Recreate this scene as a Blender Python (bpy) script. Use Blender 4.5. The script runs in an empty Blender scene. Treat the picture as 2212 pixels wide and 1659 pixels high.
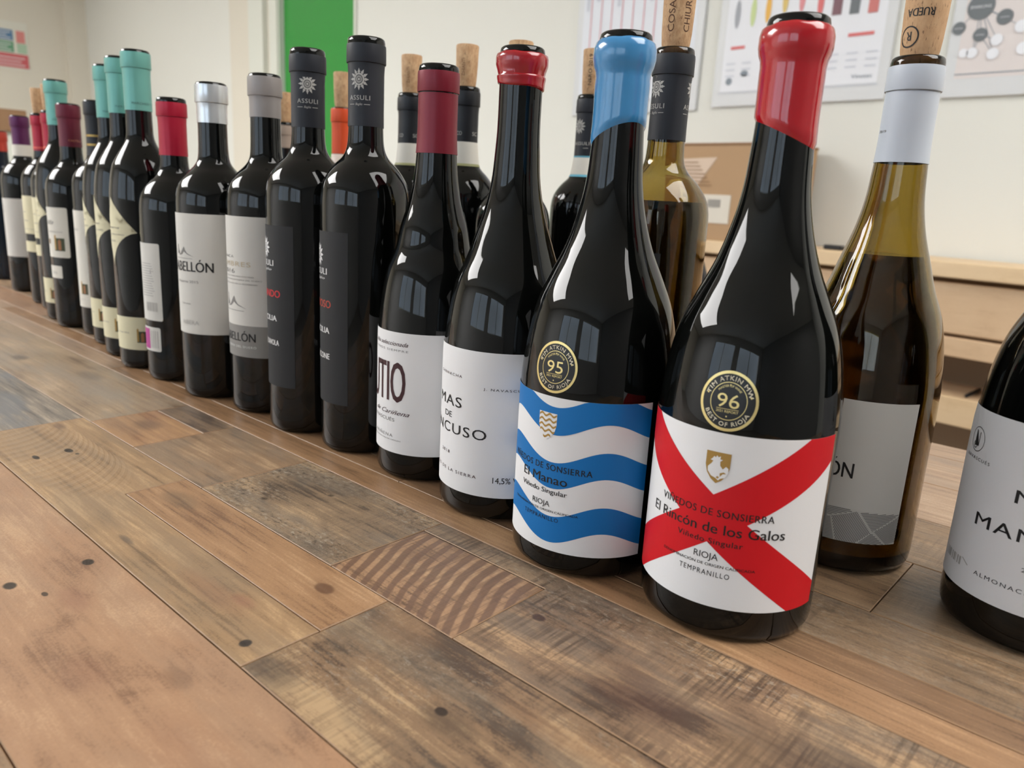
import bpy, bmesh, math, random
from math import pi, sin, cos, radians, hypot, atan2, sqrt
from mathutils import Vector, Matrix
random.seed(7)
SC = bpy.context.scene
COL = SC.collection
TZ = 0.75                       # table top height above the floor (m)
A = radians(44.7)               # camera heading relative to the back wall
def plan(x, y):                 # camera-heading plan (mm) -> world plan (m)
    return ((x*sin(A)-y*cos(A))/1000, (x*cos(A)+y*sin(A))/1000)

# ------------------------------------------------------------ camera
PIT, ROL = radians(13.866), radians(-3.196)
cp, sp, cr, sr = cos(PIT), sin(PIT), cos(ROL), sin(ROL)
def wv(x, y, z): 
    return Vector((x*sin(A)-y*cos(A), x*cos(A)+y*sin(A), z))
right, up, fwd = wv(cr, -sr*sp, -sr*cp), wv(sr, cr*sp, cr*cp), wv(0, cp, -sp)
cd = bpy.data.cameras.new('camera'); cam = bpy.data.objects.new('camera', cd); COL.objects.link(cam)
m = Matrix((right, up, -fwd)).transposed().to_4x4(); m.translation = Vector((0, 0, TZ+0.2155))
cam.matrix_world = m
cd.sensor_width = 36; cd.lens = 36*1638/2212; cd.clip_start = 0.02; cd.clip_end = 60
cd.dof.use_dof = True; cd.dof.focus_distance = 0.48; cd.dof.aperture_fstop = 10.5
SC.camera = cam
# ------------------------------------------------------------ world, exposure
w = bpy.data.worlds.new('world'); SC.world = w; w.use_nodes = True
w.node_tree.nodes['Background'].inputs[0].default_value = (.82, .91, 1, 1)
w.node_tree.nodes['Background'].inputs[1].default_value = 1.0
SC.view_settings.view_transform = 'Standard'; SC.view_settings.look = 'None'
SC.view_settings.gamma = 1; SC.view_settings.exposure = 1.27; SC.view_settings.use_curve_mapping = False
FILL_PANEL = 3.0
SKYLIGHT = 6.4                 # sky seen through the big roof light                     # strength of the added ceiling fill panels
WIN_FILL = 0.45                       # glow of the added panel behind the front windows

# ------------------------------------------------------------ helpers
def s2l(c):
    return tuple((v/12.92 if v <= .04045 else ((v+.055)/1.055)**2.4) for v in c)
def rgb(r, g, b): return s2l((r/255, g/255, b/255))+(1,)
def tag(o, label=None, cat=None, group=None, kind=None):
    if label: o['label'] = label
    if cat: o['category'] = cat
    if group: o['group'] = group
    if kind: o['kind'] = kind
    return o
def empty(name, loc=(0,0,0), rz=0):
    o = bpy.data.objects.new(name, None); o.empty_display_size = .05
    COL.objects.link(o); o.location = loc; o.rotation_euler = (0,0,rz); return o
def link(name, bm, mat, parent=None, smooth=False, sharp=None):
    me = bpy.data.meshes.new(name); bm.normal_update(); bm.to_mesh(me); bm.free()
    if mat is not None: me.materials.append(mat)
    if smooth:
        me.polygons.foreach_set('use_smooth', [True]*len(me.polygons))
        if sharp: me.set_sharp_from_angle(angle=radians(sharp))
    o = bpy.data.objects.new(name, me); COL.objects.link(o); o.parent = parent
    return o
def box(bm, x0, x1, y0, y1, z0, z1, bev=0):
    vs = [bm.verts.new((x, y, z)) for x in (x0, x1) for y in (y0, y1) for z in (z0, z1)]
    fs = [(0,1,3,2),(4,6,7,5),(0,4,5,1),(2,3,7,6),(0,2,6,4),(1,5,7,3)]
    nf = [bm.faces.new([vs[i] for i in f]) for f in fs]
    if bev:
        es = {e for f in nf for e in f.edges}
        bmesh.ops.bevel(bm, geom=list(es), offset=bev, segments=1, affect='EDGES')
    return bm
def bx(name, dims, mat, parent=None, bev=0.002, kind=None):
    bm = bmesh.new(); box(bm, *dims, bev=bev); o = link(name, bm, mat, parent)
    if kind: o['kind'] = kind
    return o

# ------------------------------------------------------------ materials
def newmat(name):
    m = bpy.data.materials.new(name); m.use_nodes = True
    return m, m.node_tree, m.node_tree.nodes['Principled BSDF']
def plain(name, col, rough=.5, metal=0, spec=.5, emit=None, coat=0, bump=None):
    m, nt, b = newmat(name)
    b.inputs['Base Color'].default_value = col; b.inputs['Roughness'].default_value = rough
    b.inputs['Metallic'].default_value = metal; b.inputs['Specular IOR Level'].default_value = spec
    b.inputs['Coat Weight'].default_value = coat
    b.inputs['Coat Roughness'].default_value = .05
    if emit: b.inputs['Emission Color'].default_value = col; b.inputs['Emission Strength'].default_value = emit
    if bump:
        n = nt.nodes.new('ShaderNodeTexNoise'); n.inputs['Scale'].default_value = bump[0]; n.inputs['Detail'].default_value = 4
        tc = nt.nodes.new('ShaderNodeTexCoord'); nt.links.new(tc.outputs['Object'], n.inputs['Vector'])
        bp = nt.nodes.new('ShaderNodeBump'); bp.inputs['Strength'].default_value = bump[1]; bp.inputs['Distance'].default_value = bump[2]
        nt.links.new(n.outputs['Fac'], bp.inputs['Height']); nt.links.new(bp.outputs[0], b.inputs['Normal'])
    return m
class N:                                           # tiny node-graph helper
    def __init__(s, nt): s.nt = nt
    def val(s, a, sock):
        if isinstance(a, (int, float)): sock.default_value = a
        elif isinstance(a, tuple): sock.default_value = a
        else: s.nt.links.new(a, sock)
    def m(s, op, a, b=0.0, c=0.0, clamp=False):
        n = s.nt.nodes.new('ShaderNodeMath'); n.operation = op; n.use_clamp = clamp
        s.val(a, n.inputs[0]); s.val(b, n.inputs[1]); s.val(c, n.inputs[2]); return n.outputs[0]
    def mix(s, f, a, b, blend='MIX'):
        n = s.nt.nodes.new('ShaderNodeMix'); n.data_type = 'RGBA'; n.blend_type = blend
        s.val(f, n.inputs[0]); s.val(a, n.inputs[6]); s.val(b, n.inputs[7]); return n.outputs[2]
    def noise(s, vec, scale, detail=4, rough=.55, dist=0):
        n = s.nt.nodes.new('ShaderNodeTexNoise'); s.nt.links.new(vec, n.inputs['Vector'])
        n.inputs['Scale'].default_value = scale; n.inputs['Detail'].default_value = detail
        n.inputs['Roughness'].default_value = rough; n.inputs['Distortion'].default_value = dist
        return n.outputs['Fac']
    def mapping(s, vec, scale=(1,1,1), loc=(0,0,0), rot=(0,0,0)):
        n = s.nt.nodes.new('ShaderNodeMapping'); s.nt.links.new(vec, n.inputs[0])
        n.inputs['Scale'].default_value = scale; n.inputs['Location'].default_value = loc; n.inputs['Rotation'].default_value = rot
        return n.outputs[0]
    def step(s, v, a, b):
        n = s.nt.nodes.new('ShaderNodeMapRange'); n.interpolation_type = 'SMOOTHSTEP'
        s.val(v, n.inputs[0]); n.inputs[1].default_value = a; n.inputs[2].default_value = b; return n.outputs[0]
def wood(name, dark, mid, light, grey=None, greyamt=0, seed=0, rough=.42, grain=1, mottle=1, fleck=0, cross=0, marks=(), zebra=None, bump=.35):
    """weathered board: grain runs along local x; marks are (s, t, rs, rt, colour, strength) in mm"""
    m, nt, b = newmat(name); g = N(nt)
    tc = nt.nodes.new('ShaderNodeTexCoord').outputs['Object']
    sep = nt.nodes.new('ShaderNodeSeparateXYZ'); nt.links.new(tc, sep.inputs[0])
    v = g.mapping(tc, (1,1,1), (seed*3.7, seed*1.3, seed*.7))
    wob = g.noise(g.mapping(v, (5, 12, 5)), 1, 2)
    vg = g.mapping(v, (7, 150, 60))
    n1 = g.noise(vg, 1, 7, .62, .6)                       # long grain
    n2 = g.noise(g.mapping(v, (22, 420, 60)), 1, 4, .6)    # fine fibres
    n3 = g.noise(g.mapping(v, (14, 26, 20)), 1, 6, .65, .4)    # blotches
    n4 = g.noise(v, 700, 3, .7)                           # pores
    n5 = g.noise(g.mapping(v, (5, 7, 5)), 1, 3)
    f = g.m('ADD', g.m('MULTIPLY', g.m('SUBTRACT', n1, .5), 1.5*grain), g.m('MULTIPLY', g.m('SUBTRACT', n3, .5), 1.9*mottle))
    f = g.m('ADD', f, g.m('MULTIPLY', g.m('SUBTRACT', n2, .5), .95*grain))
    f = g.m('ADD', f, g.m('MULTIPLY', g.m('SUBTRACT', n5, .5), .9))
    f = g.m('ADD', f, g.m('MULTIPLY', g.m('SUBTRACT', n4, .5), .7))
    f = g.m('ADD', f, .5, clamp=True)
    lo = g.mix(g.step(f, 0, .5), dark, mid); colr = g.mix(g.step(f, .5, 1), lo, light)
    if greyamt:
        n6 = g.noise(g.mapping(v, (9, 30, 9), (3,3,3)), 1, 5, .6)
        colr = g.mix(g.m('MULTIPLY', g.step(n6, .45, .62), greyamt), colr, grey)
    if cross:                                             # saw marks across the board
        n7 = g.noise(g.mapping(v, (330, 14, 60), (0,0,0), (0,0,.12)), 1, 4, .6)
        n8 = g.noise(g.mapping(v, (11, 16, 9), (7,2,1)), 1, 3)
        colr = g.mix(g.m('MULTIPLY', g.m('MULTIPLY', g.step(n7, .45, .6), g.step(n8, .42, .58)), cross), colr, dark)
    if fleck:
        n9 = g.noise(g.mapping(v, (170, 330, 200)), 1, 3, .7)
        n10 = g.noise(g.mapping(v, (9, 22, 9), (1,5,2)), 1, 3)
        msk = g.m('MULTIPLY', g.step(n9, .54, .66), g.step(n10, .4, .6))
        colr = g.mix(g.m('MULTIPLY', msk, fleck), colr, rgb(186, 172, 150))
        msk2 = g.m('MULTIPLY', g.step(n9, .46, .36), g.step(n10, .4, .6))
        colr = g.mix(g.m('MULTIPLY', msk2, fleck*.8), colr, rgb(70, 58, 48))
    X = g.m('MULTIPLY', sep.outputs[0], -1000.0); Y = g.m('MULTIPLY', sep.outputs[1], 1000.0)
    hb = None
    if zebra:                                             # circular saw arcs
        R_, tc_, per, c2, amt, sgn, reg = zebra
        d = g.m('SUBTRACT', Y, tc_)
        q = g.m('SQRT', g.m('MAXIMUM', g.m('SUBTRACT', R_*R_, g.m('MULTIPLY', d, d)), 1.0))
        ph = g.m('SUBTRACT', X, g.m('MULTIPLY', q, sgn))
        ph = g.m('ADD', ph, g.m('MULTIPLY', wob, 15.0))
        s_ = g.m('SINE', g.m('MULTIPLY', ph, 2*pi/per))
        k = g.step(g.m('ADD', s_, g.m('MULTIPLY', g.m('SUBTRACT', n3, .5), 2.6)), -.65, .3)
        if reg:
            (xa, xb, ya, yb) = reg
            e = g.m('ADD', g.m('POWER', g.m('DIVIDE', g.m('SUBTRACT', X, (xa+xb)/2), (xb-xa)/2), 2.0), g.m('POWER', g.m('DIVIDE', g.m('SUBTRACT', Y, (ya+yb)/2), (yb-ya)/2), 2.0))
            k = g.m('MULTIPLY', k, g.step(e, 1.1, .5))
        colr = g.mix(g.m('MULTIPLY', k, amt), colr, g.mix(g.m('MULTIPLY', n3, .7), c2, dark)); hb = k
    for (ms, mt, rs, rt, c, st) in marks:
        e = g.m('ADD', g.m('POWER', g.m('DIVIDE', g.m('SUBTRACT', X, ms), rs), 2.0), g.m('POWER', g.m('DIVIDE', g.m('SUBTRACT', Y, mt), rt), 2.0))
        e = g.m('ADD', e, g.m('MULTIPLY', g.m('SUBTRACT', n3, .5), 1.2))
        colr = g.mix(g.m('MULTIPLY', g.step(e, *((1.25, .55) if st > .75 else (1.9, -.2))), st), colr, c)
    hs = nt.nodes.new('ShaderNodeHueSaturation'); hs.inputs['Saturation'].default_value = .9; hs.inputs['Value'].default_value = .74 if 'oak' not in name else 1; nt.links.new(colr, hs.inputs['Color']); nt.links.new(hs.outputs[0], b.inputs['Base Color'])
    rr = g.m('ADD', g.m('MULTIPLY', n3, .28), rough-.14); nt.links.new(rr, b.inputs['Roughness'])
    b.inputs['Specular IOR Level'].default_value = .55
    h = g.m('ADD', g.m('MULTIPLY', n2, .5), g.m('ADD', g.m('MULTIPLY', n4, .45), g.m('MULTIPLY', n1, .6)))
    if hb is not None: h = g.m('ADD', h, g.m('MULTIPLY', hb, -.5))
    bp = nt.nodes.new('ShaderNodeBump'); bp.inputs['Strength'].default_value = bump+.25*fleck; bp.inputs['Distance'].default_value = .0007
    nt.links.new(h, bp.inputs['Height']); nt.links.new(bp.outputs[0], b.inputs['Normal'])
    return m

GLASS = plain('dark_bottle_glass', (.002, .0023, .002, 1), .03, spec=.38)
GLASSB = plain('dark_blue_bottle_glass', (.004, .01, .02, 1), .05, spec=.4)
def amber(name, col, dens):
    m, nt, b = newmat(name)
    b.inputs['Base Color'].default_value = (1,1,1,1); b.inputs['Roughness'].default_value = .015
    b.inputs['Transmission Weight'].default_value = 1; b.inputs['IOR'].default_value = 1.5
    v = nt.nodes.new('ShaderNodeVolumeAbsorption'); v.inputs['Color'].default_value = col; v.inputs['Density'].default_value = dens
    nt.links.new(v.outputs[0], nt.nodes['Material Output'].inputs['Volume'])
    return m
AMBER = amber('olive_amber_glass', (.66, .555, .03, 1), 620)
WINE = amber('white_wine', (.42, .25, .02, 1), 45); WINE.node_tree.nodes['Principled BSDF'].inputs['IOR'].default_value = 1.34
PAPER = plain('white_label_paper', rgb(232,232,233), .62, spec=.25, bump=(900, .15, .0003))
PAPERG = plain('pale_grey_label_paper', rgb(214,212,206), .6, spec=.25, bump=(900, .12, .0003))
PAPERW = plain('warm_white_label_paper', rgb(226,222,212), .62, spec=.25)
CREAM = plain('cream_label_paper', rgb(226,219,186), .6, spec=.25)
GREYBAND = plain('grey_label_band', rgb(140,138,134), .6)
BLACKPAPER = plain('charcoal_label_paper', rgb(46,47,49), .7, spec=.3)
INK = plain('black_ink', rgb(14,14,16), .6)
GREYINK = plain('grey_ink', rgb(128,126,124), .6)
PALEINK = plain('pale_grey_ink', rgb(176,174,170), .6)
REDINK = plain('red_ink', rgb(206,38,46), .6)
ORINK = plain('rust_ink', rgb(180,66,48), .6)
WINEINK = plain('dark_wine_ink', rgb(60,22,28), .6)
WHITEINK = plain('white_ink', rgb(225,225,225), .6)
GOLDINK = plain('gold_foil_print', rgb(178,146,82), .35, metal=.6)
GOLDEDGE = plain('pale_gold_foil', rgb(228,206,140), .3, metal=.7)
TANINK = plain('tan_ink', rgb(196,180,150), .6)
REDART = plain('red_label_print', rgb(206,14,28), .5, spec=.35)
BLUEART = plain('blue_label_print', rgb(8,112,184), .5, spec=.35)
PINKART = plain('magenta_print', rgb(178,60,140), .6)
BLACKART = plain('black_sticker', rgb(16,16,16), .35)
BURG = plain('burgundy_foil', rgb(122,26,44), .38, metal=.25, bump=(260, .12, .0005))
REDFOIL = plain('crimson_foil', rgb(172,18,50), .34, metal=.25, bump=(260, .12, .0005))
TEAL = plain('teal_foil', rgb(112,176,166), .36, metal=.25, bump=(300, .15, .0005))
SILVER = plain('silver_foil', rgb(214,217,220), .25, metal=.65, bump=(200, .1, .0004))
GREYFOIL = plain('grey_foil', rgb(150,144,142), .4, metal=.2, bump=(300, .15, .0005))
NAVY = plain('matt_navy_foil', rgb(33,36,44), .5, spec=.4)
BLACKFOIL = plain('black_foil', rgb(24,26,32), .42, metal=.1)
PURPLE = plain('purple_foil', rgb(92,36,84), .35, metal=.3)
PLUM = plain('plum_foil', rgb(104,26,48), .42, metal=.2)
ORANGE = plain('orange_foil', rgb(222,82,38), .38, metal=.1)
RUST = plain('rust_red_foil', rgb(192,64,48), .38, metal=.1)
WHITEFOIL = plain('white_foil', rgb(205,212,222), .4, spec=.4, bump=(90, .12, .0006))
REDWAX = plain('red_wax', rgb(176,10,26), .16, spec=.55, coat=.6, bump=(120, .12, .0008))
REDWAX2 = plain('dark_red_wax', rgb(160,12,28), .18, spec=.55, coat=.6, bump=(120, .15, .0008))
BLUEWAX = plain('blue_wax', rgb(62,136,190), .18, spec=.55, coat=.5, bump=(120, .12, .0008))
def corkmat(name, a, b_):
    m, nt, b = newmat(name); g = N(nt)
    tc = nt.nodes.new('ShaderNodeTexCoord').outputs['Object']
    n1 = g.noise(g.mapping(tc, (1,1,.5)), 260, 5, .7); n2 = g.noise(g.mapping(tc, (1.5,1.5,.35)), 520, 3, .7)
    c = g.mix(g.step(n1, .3, .7), a, b_); c = g.mix(g.m('MULTIPLY', g.step(n2, .6, .68), .75), c, rgb(96, 66, 44))
    nt.links.new(c, b.inputs['Base Color']); b.inputs['Roughness'].default_value = .8
    bp = nt.nodes.new('ShaderNodeBump'); bp.inputs['Strength'].default_value = .5; bp.inputs['Distance'].default_value = .0005
    nt.links.new(n2, bp.inputs['Height']); nt.links.new(bp.outputs[0], b.inputs['Normal']); return m
CORK = corkmat('natural_cork', rgb(176,136,98), rgb(206,170,130))
CORK2 = corkmat('smooth_cork', rgb(196,156,116), rgb(208,170,130))
CARD = plain('cardboard', rgb(182,148,112), .8, bump=(200, .1, .0005))
CARDD = plain('brown_cardboard', rgb(150,116,86), .8)
TAPE = plain('pale_striped_tape', rgb(214,190,168), .5)
WALL = plain('white_wall_paint', rgb(228,228,221), .85, spec=.2)
WALLC = plain('cream_wall_paint', rgb(224,218,204), .85, spec=.2)
FRAMEW = plain('white_door_frame_paint', rgb(222,224,214), .5)
GREEN = plain('green_door_paint', rgb(44,146,56), .45)
CEIL = plain('ceiling_paint', rgb(232,232,228), .9)
FLOORM = plain('grey_vinyl_floor', rgb(150,142,134), .5)
METAL = plain('black_metal', rgb(28,28,30), .4, metal=.4)
BLACKPL = plain('black_plastic', rgb(20,22,28), .5)
FILLGLOW = plain('fill_panel_glow', (1,.98,.95,1), .5, emit=FILL_PANEL)

# ------------------------------------------------------------ the room
X0, X1, Y0, Y1, ZC = -8.75, 3.4, -4.3, 2.5, 2.9
def struct(name, dims, mat): return bx(name, dims, mat, None, 0, 'structure')
struct('floor', (X0-.1, X1+.1, Y0-.1, Y1+.1, -.1, 0), FLOORM)
struct('ceiling', (X0-.1, X1+.1, Y0-.1, Y1+.1, ZC, ZC+.1), CEIL)
DX0, DX1, DZ = -4.754, -3.914, 2.28
bm = bmesh.new(); box(bm, X0, DX0, Y1, Y1+.1, 0, ZC); box(bm, DX1, X1, Y1, Y1+.1, 0, ZC); box(bm, DX0, DX1, Y1, Y1+.1, DZ, ZC)
link('wall_back', bm, WALL)['kind'] = 'structure'
struct('wall_left', (X0-.1, X0, Y0, Y1, 0, ZC), WALLC)
struct('wall_right', (X1, X1+.1, Y0, Y1, 0, ZC), plain('slate_wall_paint', rgb(150,150,150), .8))
# front wall behind the camera with two unseen windows added for frontal light
bm = bmesh.new(); wins = [(-2.9, -.2), (.3, 3.0)]; zs, zt = 1.0, 2.5; xs = [X0]
for a, b_ in wins: xs += [a, b_]
xs.append(X1)
for i in range(0, len(xs), 2): box(bm, xs[i], xs[i+1], Y0-.12, Y0, 0, ZC)
for a, b_ in wins: box(bm, a, b_, Y0-.12, Y0, 0, zs); box(bm, a, b_, Y0-.12, Y0, zt, ZC)
FRONTW = plain('white_front_wall_paint', rgb(222,224,226), .85, spec=.2)
link('wall_front', bm, FRONTW)['kind'] = 'structure'
GL = plain('window_glass', (.9,.95,1,1), .02); GL.node_tree.nodes['Principled BSDF'].inputs['Transmission Weight'].default_value = 1
FRONTGLOW = plain('front_fill_glow', (.8,.9,1,1), .5, emit=WIN_FILL)
for i, (a, b_) in enumerate(wins):
    e = empty('window_%d' % (i+1), ((a+b_)/2, Y0-.06, zs)); e['kind'] = 'structure'; hw = (b_-a)/2
    bm = bmesh.new(); H_ = zt-zs
    for d in ((-hw, hw, 0, .05), (-hw, hw, H_-.05, H_), (-hw, -hw+.05, .05, H_-.05), (hw-.05, hw, .05, H_-.05), (-.025, .025, .05, H_-.05)):
        box(bm, d[0], d[1], -.03, .03, d[2], d[3])
    link('window_frame', bm, FRAMEW, e)
bx('front_fill_panel', (X0, X1, Y0-1.02, Y0-1, 0, 4), FRONTGLOW, None, 0)  # added glowing panel, sends frontal fill light through the windows
tag(bpy.data.objects['front_fill_panel'], 'added glowing fill panel outside the front windows', 'sky', kind='structure')
# door
dr = empty('door_1', (DX0, Y1, 0)); dr['kind'] = 'structure'
bx('door_leaf', (.01, DX1-DX0-.005, .01, .05, .005, DZ-.01), GREEN, dr)
bm = bmesh.new(); box(bm, .70, .80, -.05, -.03, 1.0, 1.02, .003); box(bm, .76, .78, -.03, .01, 1.0, 1.02, .003); link('door_handle', bm, METAL, dr)
for i, (a, b_, d, mt) in enumerate([(-.012, .0, .02, FRAMEW), (-.11, -.012, .03, FRAMEW), (-.16, -.11, .015, WALLC), (-.36, -.16, .05, FRAMEW), (-.395, -.36, .025, FRAMEW), (-.72, -.395, .012, WALLC)]):
    struct('trim_%d' % (i+1), (DX0+a, DX0+b_, Y1-d, Y1, 0, DZ+.3), mt)
struct('trim_7', (DX1, DX1+.02, Y1-.012, Y1, 0, DZ), FRAMEW)
struct('trim_8', (X0, X0+.1, 2.32, Y1, 0, ZC), WALLC)
for nm, d in {'baseboard_back': (DX1+.02, X1, Y1-.015, Y1, 0, .1), 'baseboard_left': (X0, X0+.015, Y0, 2.32, 0, .1)}.items(): struct(nm, d, FRAMEW)
# roof light, then the added ceiling fill panels
rl = empty('window_3', (-4.3, -1.75, ZC)); rl['kind'] = 'structure'
bm = bmesh.new()
for d in ((-1.62, 1.62, -1.12, -1.05), (-1.62, 1.62, 1.05, 1.12), (-1.62, -1.55, -1.05, 1.05), (1.55, 1.62, -1.05, 1.05)): box(bm, *d, -.03, 0)
link('window_frame', bm, FRAMEW, rl)
bx('sky_pane', (-1.55, 1.55, -1.05, 1.05, -.015, -.005), plain('bright_roof_daylight', (1,.985,.97,1), .5, emit=SKYLIGHT), rl, 0)
for i, (x, y, sx, sy, lb) in enumerate([(-7.2, 1.0, .6, .6, 'square glowing fill panel added to the ceiling near the far end wall'), (1.4, .95, 2.4, 1.5, 'wide glowing fill panel added above the right end of the table')]):
    e = empty('ceiling_fill_light', (x, y, ZC)); tag(e, lb, 'light', 'added ceiling fill panels')  # unseen panel added to brighten its end of the room
    bm = bmesh.new()
    for d in ((-sx/2-.03, sx/2+.03, -sy/2-.03, -sy/2), (-sx/2-.03, sx/2+.03, sy/2, sy/2+.03), (-sx/2-.03, -sx/2, -sy/2, sy/2), (sx/2, sx/2+.03, -sy/2, sy/2)): box(bm, *d, -.04, 0)
    link('frame', bm, FRAMEW, e)
    bx('diffuser', (-sx/2, sx/2, -sy/2, sy/2, -.03, -.01), FILLGLOW, e, 0)

# ------------------------------------------------------------ table
D_ = radians(4.07)
table = empty('table', (0, 0, TZ), D_)
tag(table, 'reclaimed wood plank table carrying the rows of wine bottles', 'table')
DK = rgb(44, 32, 24)
W_TAN = wood('tan_board', rgb(120,92,66), rgb(172,135,97), rgb(209,170,125), rgb(148,133,114), .35, 1, .40)
W_PINK = wood('pinkish_board', rgb(142,101,71), rgb(192,144,103), rgb(222,175,128), rgb(166,140,117), .2, 2, .38, grain=.45, mottle=.9,
    marks=[(437,140,4,3,DK,.95), (436,101,5,3.6,DK,.95), (415,111,3,1.6,DK,.85), (400,120,14,6,rgb(150,92,70),.35), (330,100,16,9,rgb(150,94,68),.25), (250,110,30,14,rgb(156,96,66),.2), (500,90,40,14,rgb(190,148,122),.35), (300,128,10,5,rgb(112,80,60),.4)])
W_GREY = wood('grey_brown_board', rgb(95,74,57), rgb(155,121,86), rgb(203,166,118), rgb(123,111,95), .5, 3, .45, mottle=1.4, fleck=.35, cross=.35,
    marks=[(202.5,197,3.4,2.6,DK,.97), (196,194,16,7,rgb(78,62,50),.6), (262,226,20,12,rgb(168,122,76),.35), (150,222,40,6,rgb(170,122,76),.4), (275,160,16,10,rgb(70,62,58),.6)])
W_LPL = wood('saw_marked_tan_board', rgb(133,102,68), rgb(181,142,97), rgb(217,175,122), rgb(151,129,103), .4, 4, .40, mottle=.8, zebra=(70, 150, 10.5, rgb(226,184,133), .24, -1, (520, 740, 150, 225)),
    marks=[(637,174,6,2.4,DK,.97), (638.6,197.8,6,3,DK,.97), (627,200,2.5,1.5,DK,.8), (304,163,3.2,3.2,rgb(46,44,46),.9), (452,167,9,2,rgb(96,84,74),.7), (709,214,9,4,rgb(116,84,64),.7), (360,175,30,7,rgb(156,104,74),.35), (340,182,9,4,rgb(160,96,74),.4)])
W_AMB = wood('amber_board', rgb(136,96,63), rgb(185,138,91), rgb(217,171,121), None, 0, 5, .36, mottle=.6,
    marks=[(323,220.5,8,5,rgb(104,68,48),.85), (323,220.5,13,9,rgb(140,98,60),.4), (490,218,20,8,rgb(110,92,70),.5)])
W_BLUE = wood('blue_grey_board', rgb(99,92,86), rgb(148,135,120), rgb(194,174,151), rgb(129,131,135), .7, 6, .40, grain=1.6, mottle=.5)
W_RG = wood('rough_grey_board', rgb(100,82,66), rgb(159,130,97), rgb(205,168,122), rgb(136,123,107), .5, 7, .48, mottle=1.2, fleck=.9, cross=.3, bump=.6,
    marks=[(455,262,3,2,DK,.7), (430,300,2.5,2,DK,.7)])
W_RG2 = wood('rough_brown_board', rgb(90,70,53), rgb(149,117,86), rgb(203,162,114), rgb(134,119,102), .55, 8, .46, mottle=1.4, fleck=.5, cross=.8, bump=.5,
    marks=[(150,270,26,16,rgb(84,56,44),.6), (60,285,40,14,rgb(80,58,46),.6), (98,262,14,30,rgb(170,134,90),.25), (222,285,4,3,rgb(70,44,38),.8)])
W_ZEB = wood('saw_scalloped_board', rgb(107,79,58), rgb(189,144,101), rgb(211,168,120), None, 0, 9, .38, mottle=.8, grain=.8, cross=.5, zebra=(190, 350, 9.6, rgb(129,94,73), .8, 1, None))
W_TAN2 = wood('pale_tan_board', rgb(142,114,86), rgb(181,151,116), rgb(213,181,144), rgb(166,153,138), .5, 10, .36, mottle=.8, fleck=.25,
    marks=[(1010,270,14,7,rgb(92,80,72),.7), (880,300,24,10,rgb(106,94,84),.5), (790,285,40,20,rgb(168,152,134),.4)])
W_OR = wood('orange_board', rgb(155,105,66), rgb(194,144,94), rgb(228,174,114), rgb(138,116,99), .25, 11, .34, mottle=.7, marks=[(668,272,16,10,rgb(104,78,64),.55)])
W_DKS = wood('dark_knotty_strip', rgb(99,78,63), rgb(153,123,93), rgb(201,163,121), rgb(124,108,93), .5, 12, .40, marks=[(590,318,14,6,rgb(52,40,34),.9)])
W_STR = wood('orange_strip_board', rgb(133,97,62), rgb(179,133,88), rgb(209,161,110), None, 0, 13, .36, grain=1.1, mottle=.5)
W_STR2 = wood('brown_strip_board', rgb(110,79,53), rgb(153,114,77), rgb(187,142,97), None, 0, 14, .38, grain=1.2, mottle=.5)
W_BRN = wood('brown_rough_board', rgb(108,85,63), rgb(161,128,92), rgb(203,162,117), rgb(152,132,112), .3, 15, .42, mottle=1.1, fleck=.4, cross=.4)
W_LT = wood('light_sanded_board', rgb(146,114,86), rgb(194,157,122), rgb(220,185,151), rgb(170,151,133), .3, 16, .38, mottle=.6)
W_EDGE = plain('worn_pale_board_edge', rgb(158,126,94), .5)
core = bx('tabletop_core', (-2.3, .35, -.06, .826, -.045, -.0185), plain('dark_tabletop_core', rgb(60,44,32), .6), table, .002)
def plank(poly, mat, lift=0):
    """poly in (s, t) mm, counter-clockwise or not; a prism with eased top edges"""
    g_ = .35
    cx = sum(p[0] for p in poly)/len(poly); cy = sum(p[1] for p in poly)/len(poly)
    pts = [(-s/1000, t/1000) for s, t in poly]
    a2 = sum(pts[i][0]*pts[(i+1) % len(pts)][1]-pts[(i+1) % len(pts)][0]*pts[i][1] for i in range(len(pts)))
    if a2 < 0: pts = pts[::-1]
    n = len(pts); ins = []
    for i in range(n):                                    # inset by the half joint width
        p0, p1, p2 = Vector(pts[i-1]), Vector(pts[i]), Vector(pts[(i+1) % n])
        e1 = (p1-p0).normalized(); e2 = (p2-p1).normalized()
        n1 = Vector((-e1.y, e1.x)); n2 = Vector((-e2.y, e2.x))
        ins.append((p1+n1*g_/1000+n2*g_/1000, n1+n2))
    bm = bmesh.new(); z = lift/1000; c = .0004
    top = [bm.verts.new((p.x+d.x*c, p.y+d.y*c, z)) for p, d in ins]
    mid = [bm.verts.new((p.x, p.y, z-c)) for p, d in ins]
    bot = [bm.verts.new((p.x, p.y, -.018)) for p, d in ins]
    bm.faces.new(top); bm.faces.new(bot[::-1])
    for i in range(n):
        j = (i+1) % n
        fe = bm.faces.new((mid[i], mid[j], top[j], top[i])); fe.material_index = 1; bm.faces.new((bot[i], bot[j], mid[j], mid[i]))
    o = link('plank', bm, mat, table); o.data.materials.append(W_EDGE); return o
def rect(s0, s1, t0, t1): return [(s0,t0),(s1,t0),(s1,t1),(s0,t1)]
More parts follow.
